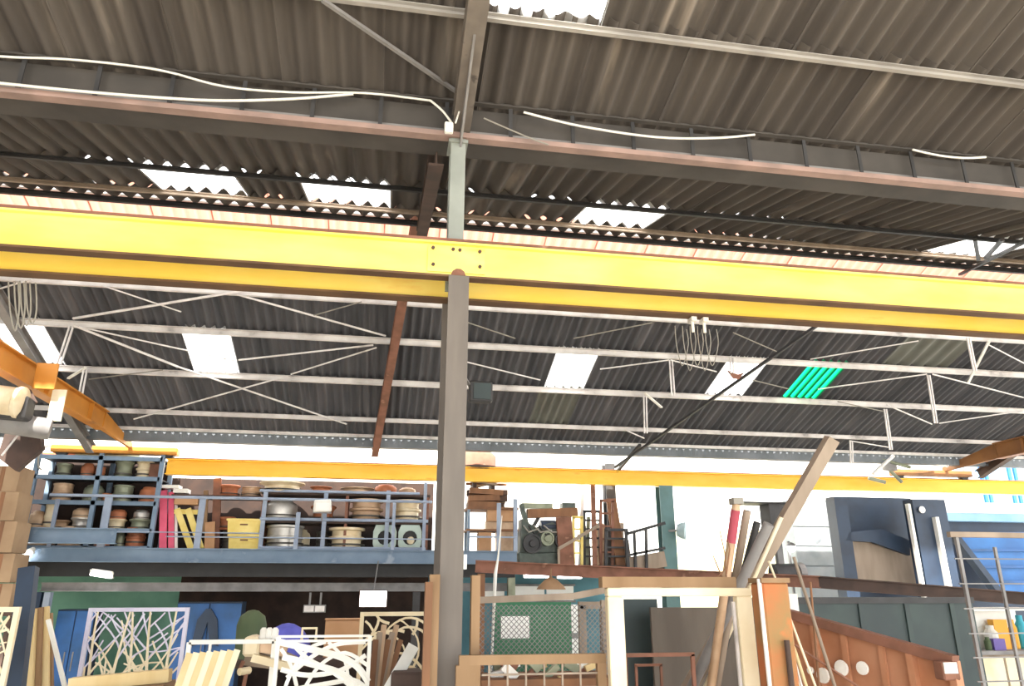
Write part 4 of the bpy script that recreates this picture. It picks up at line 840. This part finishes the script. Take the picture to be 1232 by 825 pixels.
# ================================================================== FOREGROUND RIGHT : mesh fence, frames
Yf = 6.2
mf = thing('mesh_fence', at(640, 825, Yf), 'woven wire mesh fence with rough timber top rail beside the column', 'fence')
x0, x1 = at(572, 720, Yf).x, at(728, 720, Yf).x; zt, zb2 = zat(640, 722, Yf), zat(640, 830, Yf)
obj('top_rail', MB().bar(at(570, 722, Yf-.03), at(690, 717, Yf-.03), .07, .05).bar(at(690, 717, Yf-.03), at(735, 708, Yf-.03), .07, .05), 'wood_grey', mf)
for x in (x0, x1): obj('post', MB().box((x, Yf+.03, zt/2), (.06, .05, zt)), 'wood_grey', mf)
mb = MB(); stp = .042; n = int((x1-x0)/stp); nz_ = int((zt-zb2)/stp)
for i in range(-nz_, n):
    for s in (1, -1):
        xs0 = x0+i*stp if s == 1 else x0+(i+nz_)*stp; xs1 = xs0+s*nz_*stp; a, b = V(xs0, Yf+.002*s, zb2), V(xs1, Yf+.002*s, zb2+nz_*stp)
        def clip(p, q):
            d = q-p; t0, t1 = 0, 1
            for lim, sg in ((x0, 1), (x1, -1)):
                den = d.x*sg; num = (lim-p.x)*sg
                if den > 0: t0 = max(t0, num/den)
                else: t1 = min(t1, num/den)
            return (p+d*t0, p+d*t1) if t1-t0 > .02 else None
        c = clip(a, b)
        if c: mb.bar(c[0], c[1], .005, .005, (0, 1, 0))
o = obj('wire_mesh', mb, 'steel_mid', mf, kind='stuff')
# green door/board behind the mesh
t = thing('notice_board', at(645, 790, 8.0), 'dark green board with a white notice behind the wire mesh', 'board')
a, b = at(596, 790, 8.0), at(672, 724, 8.0); obj('panel', MB().box(((a.x+b.x)/2+.06, 8.0, b.z/2), (b.x-a.x+.14, .04, b.z)), 'green_board', t)
a, b = at(603, 768, 7.95), at(637, 741, 7.95); obj('notice', MB().box(((a.x+b.x)/2, 7.965, (a.z+b.z)/2), (b.x-a.x, .01, b.z-a.z)), 'white_sheet', t)
a, b = at(658, 790, 8.3), at(703, 727, 8.3); t = thing('glazed_screen', (0, 8.3, 0), 'white panes standing next to the green board behind the mesh', 'panel')
t.location = ((a.x+b.x)/2, 8.3, 0); ORG[t.name] = V((a.x+b.x)/2, 8.3, 0)
zq = zat(680, 766, 8.3); obj('pane', MB().box(((a.x+b.x)/2, 8.3, (b.z+zq+.04)/2), (b.x-a.x, .03, b.z-zq-.04)), 'white_sheet', t); obj('pane', MB().box(((a.x+b.x)/2, 8.3, zq/2), (b.x-a.x, .03, zq-.02)), 'white_sheet', t); obj('transom', MB().box(((a.x+b.x)/2, 8.3, zq+.01), (b.x-a.x+.04, .05, .05)), 'steel_mid', t)
a = at(663, 700, 12); obj('fan_shade', MB().lathe((a.x, 12.0, zat(660, 709, 12)), [(.24, 0), (.21, .05), (.1, .15), (.03, .18), (.012, .2), (.012, .32)], 14), 'wood', None, 'tan conical shade below the strip lights', 'lamp shade', smooth=True)
# lower brown lattice frame
lf = thing('lattice_frame', at(630, 825, 5.2), 'brown timber frame with square grid in front of the wire mesh', 'frame')
x0, x1 = at(552, 800, 5.2).x, at(728, 800, 5.2).x; zt = zat(630, 787, 5.2)
obj('top_rail', MB().box(((x0+x1)/2, 5.2, zt-.03), (x1-x0, .05, .06)), 'wood', lf); obj('stile', MB().box((x0+.06, 5.2, (zt-.06)/2), (.16, .05, zt-.06)), 'wood', lf); obj('stile', MB().box((x1-.03, 5.2, (zt-.06)/2), (.06, .05, zt-.06)), 'wood', lf); obj('bottom_rail', MB().box(((x0+x1)/2, 5.2, .05), (x1-x0-.3, .05, .1)), 'wood', lf)
for i in range(6): x = x0+.2+i*(x1-x0-.25)/6; obj('grid_bar', MB().box((x, 5.2, zt/2), (.012, .012, zt-.1)), 'wood_grey', lf)
for i in range(6): obj('grid_bar', MB().box(((x0+x1)/2+.05, 5.19, zt-.12-i*.085), (x1-x0-.2, .012, .012)), 'wood_grey', lf)
# jumble of small shiny parts behind grid
rr = random.Random(4)
for k in range(16):
    q = at(592+rr.random()*120, 796+rr.random()*26, 5.5+rr.random()*.3)
    h_ = .03+rr.random()*.05
    t = obj('offcut', MB().box(q, (.05+rr.random()*.08, .05, h_), Matrix.Rotation(rr.uniform(-.8, .8), 3, 'Y')), ('white_sheet', 'wood_pale', 'rust', 'drum_green')[k % 4], None, ('white', 'pale wooden', 'rust-red', 'grey-green')[k % 4]+' offcut heaped behind the brown lattice frame', 'offcut', 'offcuts behind the lattice')
q = at(652, 830, 5.65); obj('scrap_bin', MB().box((q.x, 5.65, zat(650, 812, 5.65)/2), (.95, .5, zat(650, 812, 5.65))), 'wood_brown', None, 'brown scrap bin heaped with offcuts behind the lattice frame', 'bin')
# big white door frame
Yw = 5.0
wf = thing('door_frame', at(815, 825, Yw), 'large pale wooden door frame standing upright', 'door frame')
x0, x1 = at(729, 710, Yw).x, at(901, 710, Yw).x; zt = zat(815, 707, Yw)
obj('stile', MB().box((x0+.055, Yw, (zt-.055)/2), (.11, .07, zt-.055)), 'cream', wf, bevel=.006); obj('stile', MB().box((x1-.055, Yw, (zt-.055)/2), (.11, .07, zt-.055)), 'cream', wf, bevel=.006); obj('head', MB().box(((x0+x1)/2, Yw, zt-.027), (x1-x0, .075, .055)), 'cream', wf, bevel=.006)
obj('sill', MB().box(((x0+x1)/2, Yw, .03), (x1-x0-.22, .07, .06)), 'cream', wf); obj('stop_bead', MB().box((x1-.125, Yw, zt/2-.03), (.02, .02, zt-.12)), 'steel_pale', wf)
obj('timber', MB().bar((x0-.03, Yw+.02, zt+.036), (x1-.1, Yw+.02, zt+.036), .09, .07), 'wood', None, 'tan timber lying along the top of the pale door frame', 'timber')
# things behind the frame
a, b = at(786, 800, 8.6), at(905, 730, 8.6); obj('sheet', MB().box(((a.x+b.x)/2, 8.6, b.z/2), (b.x-a.x, .05, b.z)), 'board_dark', None, 'grey-brown sheet of board seen through the pale door frame', 'sheet')
a, b = at(735, 800, 9.0), at(790, 720, 9.0); obj('sheet', MB().box(((a.x+b.x)/2, 9.0, b.z/2), (b.x-a.x, .04, b.z)), 'dark_green', None, 'dark green sheet seen through the pale door frame', 'sheet')
frame(752, 833, 788, 840, 6.0, 'rust', 'low rusty angle frame seen through the pale door frame', 1, r=.014, zbase=0)
frame(765, 795, 800, 840, 6.3, 'rust', 'small rusty frame nested behind the larger rusty one', 2, r=.01, zbase=0)
frame(700, 726, 728, 840, 6.6, 'wood_grey', 'grey timber frame between the mesh and the pale door frame', 2, r=.03, zbase=0)
# leaning poles
def pole(top, low, Yt, Yl, r, m, label, sq=False, name='pole'):
    a, b = at(*top, Yt), at(*low, Yl); d = b-a; e = a+d*(a.z/(a.z-b.z))
    mbx = MB().bar(a, e, r*2, r*2, (0, 1, 0)) if sq else MB().cyl(a, e, r, 10)
    return obj(name, mbx, m, None, label, 'pole', smooth=not sq)
pole((1001, 528), (905, 695), 5.7, 6.1, .05, 'wood_grey', 'tall square grey pole leaning far above the door frame', True)
rp = thing('pole', at(873, 700, 5.75), 'round pole with red painted band leaning behind the frame', 'pole')
a, b = at(886, 606, 5.6), at(873, 700, 5.75); d = b-a; e = a+d*(a.z/(a.z-b.z)); obj('shaft', MB().cyl(a, e, .036, 10), 'drum_tan', rp, smooth=True)
obj('red_wrap', MB().cyl(a+d*.08, a+d*.5, .039, 10), 'red_faded', rp, smooth=True); obj('cap', MB().box(a+V(0, 0, .02), (.085, .09, .05)), 'cable_grey', rp)
pole((899, 614), (884, 700), 5.65, 5.85, .032, 'wood_grey', 'round brownish pole beside the red-banded one')
pole((911, 628), (892, 700), 5.9, 6.1, .032, 'steel_dark', 'dark tube leaning between the grey poles')
pole((925, 630), (892, 700), 5.5, 5.75, .042, 'steel_mid', 'thick grey tube leaning below the tall square pole')
pole((940, 622), (905, 700), 5.8, 6.0, .018, 'cream', 'thin cream strip leaning beside the thick grey tube')
q = at(929, 617, 14.0); t = thing('hopper', q, 'dark flat-topped hood behind the leaning poles', 'hood'); obj('lid', MB().box(q+V(-.2, 0, .18), (1.0, .5, .03)), 'steel_dark', t); obj('body', MB().box(q+V(.05, 0, -.05), (.42, .4, .42)), 'steel_dark', t); obj('leg', MB().box((q.x+.05, 14.0, (q.z-.26)/2), (.12, .12, q.z-.26)), 'steel_dark', t)
# rusty post with bark
a = at(925, 700, 4.7); t = thing('post', (a.x, 4.7, 0), 'thick orange-rust post standing beside the pale door frame', 'post')
obj('body', MB().box((a.x, 4.7, a.z/2), (.19, .16, a.z)), 'rust_orange', t, bevel=.015); obj('cap', MB().box((a.x, 4.7, a.z+.01), (.2, .18, .03)), 'wood', t); obj('pipe', MB().cyl((a.x-.1, 4.64, 0), (a.x-.1, 4.64, a.z+.02), .014, 8), 'steel_pale', t); obj('rod', MB().cyl((a.x+.02, 4.59, 0), (a.x+.02, 4.59, zat(925, 770, 4.6)), .018, 8), 'rust_dark', t)
for k, (p0, p1, m) in enumerate((((925, 675), (950, 742), 'cream'), ((936, 730), (960, 825), 'cream'), ((940, 735), (950, 772), 'white_paint'), ((945, 775), (958, 812), 'white_paint'), ((955, 670), (990, 780), 'wood_grey'), ((945, 768), (1012, 812), 'rust'), ((975, 700), (985, 820), 'wood_brown'), ((930, 700), (962, 800), 'wood_pale'))):
    pole(p0, p1, 4.9+.06*k, 4.75+.06*k, .008+.004*(k % 3 == 1), m, ('cream', 'cream', 'white', 'white', 'grey', 'rusty', 'brown', 'pale')[k]+' thin stick leaning '+('over the rust post', 'between rust post and tipper side', 'short against the rust post', 'low beside the rust post', 'across the rusty long beam', 'flat across the white discs', 'upright before the tipper side', 'close against the rust post')[k], name='stick')
# orange tipper side
P0, P1 = at(944, 736, 6.3), at(1152, 795, 4.9)
ts = thing('tipper_side', V((P0.x+P1.x)/2, (P0.y+P1.y)/2, 0), 'orange-brown ribbed steel truck body side with a heavy top rail', 'panel')
d = P1-P0; dn = V(d.x, d.y, 0).normalized(); nrm = V(dn.y, -dn.x, 0)
if nrm.dot(P0) > 0: nrm = -nrm
obj('skin', MB().poly([P0, P1, V(P1.x, P1.y, 0), V(P0.x, P0.y, 0)], nrm*-.03), 'orange_sheet', ts)
obj('top_rail', MB().bar(P0+nrm*.02, P1+nrm*.02, .08, .07), 'rust', ts)
for k in (.02, .22, .4, .62, .78, .985):
    q = P0.lerp(P1, k)+nrm*.025; obj('rib', MB().bar(V(q.x, q.y, 0), V(q.x, q.y, q.z-.03), .05, .06 if k not in (.4, .62) else .02, nrm), 'orange_sheet', ts)
q = P0.lerp(P1, .965)+nrm*.06; obj('corner_block', MB().box(q+V(0, 0, -.07), (.13, .1, .12)), 'rust', ts, bevel=.01); obj('block_face', MB().box(q+V(-.01, -.055, -.05), (.1, .01, .07)), 'white_paint', ts)
for px, py, r in ((996, 812, .06), (1022, 803, .06), (1049, 803, .05), (979, 806, .03)):  # small white discs on the tipper side
    k = (px-944)/208; q = P0.lerp(P1, k); z = zat(px, py, q.y)
    obj('pale_disc', MB().lathe((q.x+nrm.x*.05, q.y+nrm.y*.05, z), [(r*.97, -.01), (r, 0), (r*.95, .012), (.01, .016)], 18, nrm), 'disc_white', ts)
# dark green container behind
Yk = 9.5
a, b = at(950, 715, Yk), at(1172, 719, Yk)
t = thing('container', ((a.x+b.x)/2, Yk+.6, 0), 'dark green steel container behind the orange truck body side', 'container')
obj('body', MB().box(((a.x+b.x)/2, Yk+.65, b.z/2), (b.x-a.x, 1.2, b.z)), 'dark_green', t)
for i in range(4): x = a.x+(b.x-a.x)*(i+.5)/4; obj('rib', MB().box((x, Yk+.04, b.z/2), (.07, .03, b.z-.1)), 'dark_green', t)
obj('top_rail', MB().box(((a.x+b.x)/2, Yk+.04, b.z-.03), (b.x-a.x, .06, .08)), 'steel_dark', t)
a = at(950, 716, 8.6); obj('white_board', MB().box((a.x, 8.6, zat(950, 714, 8.6)/2), (.18, .04, zat(950, 714, 8.6))), 'white_paint', None, 'small white board between rust post and container', 'board')
# shelves of goods far right
Yr = 10.5
a, b = at(1178, 787, Yr), at(1250, 735, Yr); t = thing('goods_shelf', ((a.x+b.x)/2, Yr+.2, 0), 'grey cupboard with an open shelf of bright goods behind the wire grid', 'cupboard')
obj('cupboard', MB().box(((a.x+b.x)/2, Yr+.25, a.z/2), (b.x-a.x, .5, a.z)), 'wood_grey', t); obj('worktop', MB().box(((a.x+b.x)/2, Yr+.22, a.z+.02), (b.x-a.x+.06, .56, .05)), 'steel_mid', t); obj('back_panel', MB().box(((a.x+b.x)/2, Yr+.48, (a.z+b.z)/2), (b.x-a.x, .04, b.z-a.z)), 'white_sheet', t); obj('top_shelf', MB().box(((a.x+b.x)/2, Yr+.25, b.z+.03), (b.x-a.x+.05, .5, .04)), 'white_paint', t)
for i in range(3): x = a.x+(b.x-a.x)*(i+.5)/3; obj('door', MB().box((x, Yr-.01, a.z/2), ((b.x-a.x)/3-.04, .02, a.z-.1)), 'cream', t)
zt = a.z+.045
for px, y0, w_, m, lb, nm in ((1190, 752, .2, 'goods_d', 'white patterned tin on the goods shelf', 'tin'), (1199, 745, .24, 'goods_a', 'tan box on the goods shelf', 'box'), (1216, 745, .12, 'goods_a', 'tall orange-yellow bottle on the goods shelf', 'bottle'), (1187, 766, .1, 'goods_e', 'small olive jar on the goods shelf', 'jar'), (1198, 768, .2, 'goods_c', 'purple and white pack on the goods shelf', 'pack'), (1225, 740, .16, 'goods_b', 'turquoise bottle on the goods shelf', 'bottle')):
    k = {'olive': 0}.get(lb.split()[1], .1); q = at(px, y0, Yr+.15+(.0 if y0 > 760 else .15)); hh = q.z-zt
    if nm in ('bottle', 'jar', 'tin'): mbx = MB().lathe((q.x, q.y, zt), [(w_*.45, 0), (w_*.5, .02), (w_*.5, hh*.7), (w_*.3, hh*.85), (w_*.3, hh), (.01, hh)], 12)
    else: mbx = MB().box((q.x, q.y, zt+hh/2), (w_, .12, hh))
    obj(nm, mbx, m, None, lb, nm, 'goods on the shelf')
# wire grid on the far right
Yq = 5.2
gr = thing('wire_grid', at(1160, 825, Yq), 'tall thin steel bar grid in front of the goods shelf', 'grid')
pa, pb = at(1150, 645, Yq), at(1168, 825, Yq); xg = pa.x
obj('upright', MB().bar((xg, Yq, 0), (xg, Yq, pa.z), .024, .024, (0, 1, 0)), 'steel_mid', gr); obj('upright', MB().bar((at(1205, 700, Yq).x, Yq, 0), (at(1205, 700, Yq).x, Yq, zat(1205, 658, Yq)), .02, .02, (0, 1, 0)), 'steel_mid', gr); obj('upright', MB().bar((at(1262, 700, Yq).x, Yq, 0), (at(1262, 700, Yq).x, Yq, pa.z), .024, .024, (0, 1, 0)), 'steel_mid', gr)
obj('top_bar', MB().bar((xg-.06, Yq, zat(1160, 643, Yq)), (at(1262, 640, Yq).x, Yq, zat(1160, 643, Yq)), .04, .04), 'wood_grey', gr)
for y in (672, 702, 732, 762, 791, 820): z = zat(1160, y, Yq); obj('bar', MB().bar((xg-.06, Yq-.015, z), (at(1262, 640, Yq).x, Yq-.015, z), .009, .009), 'steel_mid', gr)
# ================================================================== BLUE PLANT on the right
Yb = 14.0
bp = thing('blue_plant', V(at(1120, 700, Yb).x, Yb+1, 0), 'navy and bright blue steel plant with hopper and white-edged posts', 'plant')
def quad(pts, Y, thick, m, nm): obj(nm, MB().poly([at(x, y, Y) for x, y in pts], (0, thick, 0)), m, bp)
zg = lambda px, Y: 0
def slab(px0, px1, y0, Y, m, nm, y1=None, thick=.3):
    a, b = at(px0, y0, Y), at(px1, y0, Y); z1 = 0 if y1 is None else zat(px0, y1, Y)
    obj(nm, MB().box(((a.x+b.x)/2, Y+thick/2, (a.z+z1)/2), (b.x-a.x, thick, a.z-z1)), m, bp)
slab(1002, 1095, 597, Yb+1.0, 'navy', 'casing')
slab(1003, 1018, 597, Yb+.6, 'navy', 'post')
slab(1020, 1094, 648, Yb+.8, 'wood_grey', 'grey_panel', 705, .1)
quad([(1018, 650), (1022, 640), (1060, 636), (1095, 650), (1095, 668), (1050, 652)], Yb+.6, .1, 'navy', 'hood')
slab(1097, 1136, 600, Yb, 'navy', 'wide_post')
obj('light_strip', MB().bar(at(1092, 606, Yb-.05), V(at(1092, 606, Yb).x, Yb-.05, 0), .06, .09, (0, 1, 0)), 'white_paint', bp)
obj('light_strip', MB().bar(at(1125, 622, Yb-.05), V(at(1125, 622, Yb).x, Yb-.05, 0), .08, .12, (0, 1, 0)), 'white_paint', bp)
q = at(1109, 613, Yb-.03); obj('disc', MB().lathe(q, [(.07, 0), (.07, .02), (.01, .03)], 14, (0, -1, 0)), 'white_sheet', bp)
slab(1118, 1260, 603, Yb+1.2, 'white_sheet', 'white_band', 616, .2)
slab(1118, 1260, 616.3, Yb+1.2, 'blue_pale', 'pale_band', 626, .2)
slab(1118, 1260, 627, Yb+1.4, 'navy', 'lintel', 640, .2)
quad([(1150, 640), (1260, 640), (1260, 712), (1205, 712)], Yb+.9, .15, 'blue', 'hopper_face')
quad([(1145, 640), (1152, 640), (1208, 712), (1200, 712)], Yb+.75, .2, 'navy', 'hopper_rib')
for y in (660, 680, 698): quad([(1152+(y-640)*.78, y), (1260, y), (1260, y+3), (1154+(y-640)*.78, y+3)], Yb+.82, .06, 'blue_door', 'rib')
slab(1130, 1260, 640, Yb+1.8, 'navy', 'back_panel', None, .1)
Yt = 21
a, b = at(1150, 622, Yt), at(1280, 560, Yt); cp = thing('clad_wall', ((a.x+b.x)/2, Yt, 0), 'pale blue ribbed cladding high above the blue plant', 'wall')
obj('sheet', MB().box(((a.x+b.x)/2+.4, Yt, b.z/2), (b.x-a.x+.8, .1, b.z)), 'blue_pale', cp)
for px in (1180, 1186, 1214, 1221, 1250): x = at(px, 580, Yt).x; obj('rib', MB().box((x, Yt-.08, b.z/2), (.1, .08, b.z)), 'blue', cp)
# pale shed with lamps behind the poles
Yv = 19.0
a, b = at(955, 640, Yv), at(1004, 602, Yv)
t = thing('shed', ((a.x+b.x)/2, Yv+.5, 0), 'pale grey boarded shed side between the leaning pole and the blue plant', 'shed')
obj('wall', MB().box(((a.x+b.x)/2, Yv+.5, b.z/2), (b.x-a.x, 1, b.z)), 'shed_board', t)
for i in range(9): obj('board', MB().box(((a.x+b.x)/2, Yv-.01, .2+i*(b.z-.3)/9+.15), (b.x-a.x, .03, (b.z-.3)/9-.03)), 'shed_board', t)
for px, py, r in ((982, 640, .16), (952, 657, .1)):
    q = at(px, py, Yv-.1 if px > 960 else 16.0)
    t = thing('lamp', q, ('wide white lamp on the pale shed' if px > 960 else 'small round white lamp by the foot of the tall pole'), 'lamp', 'yard lamps'); obj('bulb', MB().lathe(q, [(r, 0), (r*1.05, -.03), (r*.7, -.1), (.02, -.13)], 14), 'lamp_white', t, smooth=True); obj('shade', MB().lathe(q, [(r*1.1, 0), (r*1.1, .02), (r*.6, .07), (.02, .09)], 14), 'steel_mid', t)
    obj('arm', MB().bar(q+V(0, 0, .05), V(q.x, q.y+.12, q.z+.1), .03, .03), 'steel_mid', t)
    if px < 960: obj('pole', MB().bar((q.x, q.y+.12, 0), (q.x, q.y+.12, q.z+.12), .05, .05, (0, 1, 0)), 'steel_mid', t)
q = at(935, 690, 13); t = thing('motor_unit', V(q.x, 13, zat(935, 700, 13)), 'dark motor block sitting on the long rusty beam behind the poles', 'motor')
obj('body', MB().cyl(at(930, 690, 12.3), at(958, 690, 12.3), .17, 14), 'steel_dark', t, smooth=True); obj('fan_cover', MB().cyl(at(958, 690, 12.3), at(965, 690, 12.3), .19, 14), 'steel_mid', t); obj('foot', MB().box(at(944, 700, 12.3), (.4, .3, .08)), 'steel_dark', t)

obj('stick', MB().path([at(604, 620, 6.9), at(599, 672, 6.9), at(596, 690, 6.9), at(590, 830, 6.9), V(at(588, 860, 6.9).x, 6.9, 0)], [.004, .009, .018, .008, .008], 6), 'white_paint', None, 'white painted rod standing behind the wire mesh', 'rod', smooth=True)
tp = thing('twig', V(at(870, 697, 5.02).x, 5.02, at(870, 699, 5.02).z), 'bare dry twigs sprouting above the timber on the door frame', 'twig')
for pts in (((874, 697), (872, 665), (866, 638)), ((870, 697), (862, 678), (858, 668)), ((858, 698), (868, 690), (872, 684)), ((874, 690), (878, 660), (876, 650))):
    obj('stem', MB().path([at(x, y, 5.02) for x, y in pts], [.006, .005, .004], 5), 'wood_brown', tp)

for k in range(9):
    x0_, x1_ = 561+rnd.random()*6, 600+rnd.random()*12
    z_ = zt_w+.06+(k//3)*.15; Y_ = 17.45+(k % 3)*.2; a, b = at(x0_, 600, Y_), at(x1_, 600, Y_)
    obj('plank', MB().box(((a.x+b.x)/2, Y_, z_+.03), (b.x-a.x, .17, .13), Matrix.Rotation(rnd.uniform(-.05, .05), 3, 'Y')), ('wood_brown', 'rust_dark', 'wood_grey')[k % 3], None, ('brown', 'dark', 'grey')[k % 3]+' baulk piled level on the board rack beside the column', 'plank', 'baulks on the board rack')
for k in range(10):
    px = 700+k*5.5; Y_ = 17.75+.07*(k % 4); a = at(px+rnd.uniform(-2, 2), 690, Y_); b = at(px+rnd.uniform(-5, 3), 628+rnd.random()*26, Y_+.25); a.z = zd2
    obj('board', MB().bar(a, b, .04, .09, (1, 0, 0)), ('wood_brown', 'engine', 'rust_dark', 'drum_green', 'wood_grey')[k % 5], None, ('brown', 'dark green', 'dark rusty', 'grey-green', 'grey')[k % 5]+' offcut board stacked behind the ladder frames', 'board', 'boards behind the ladder frames')
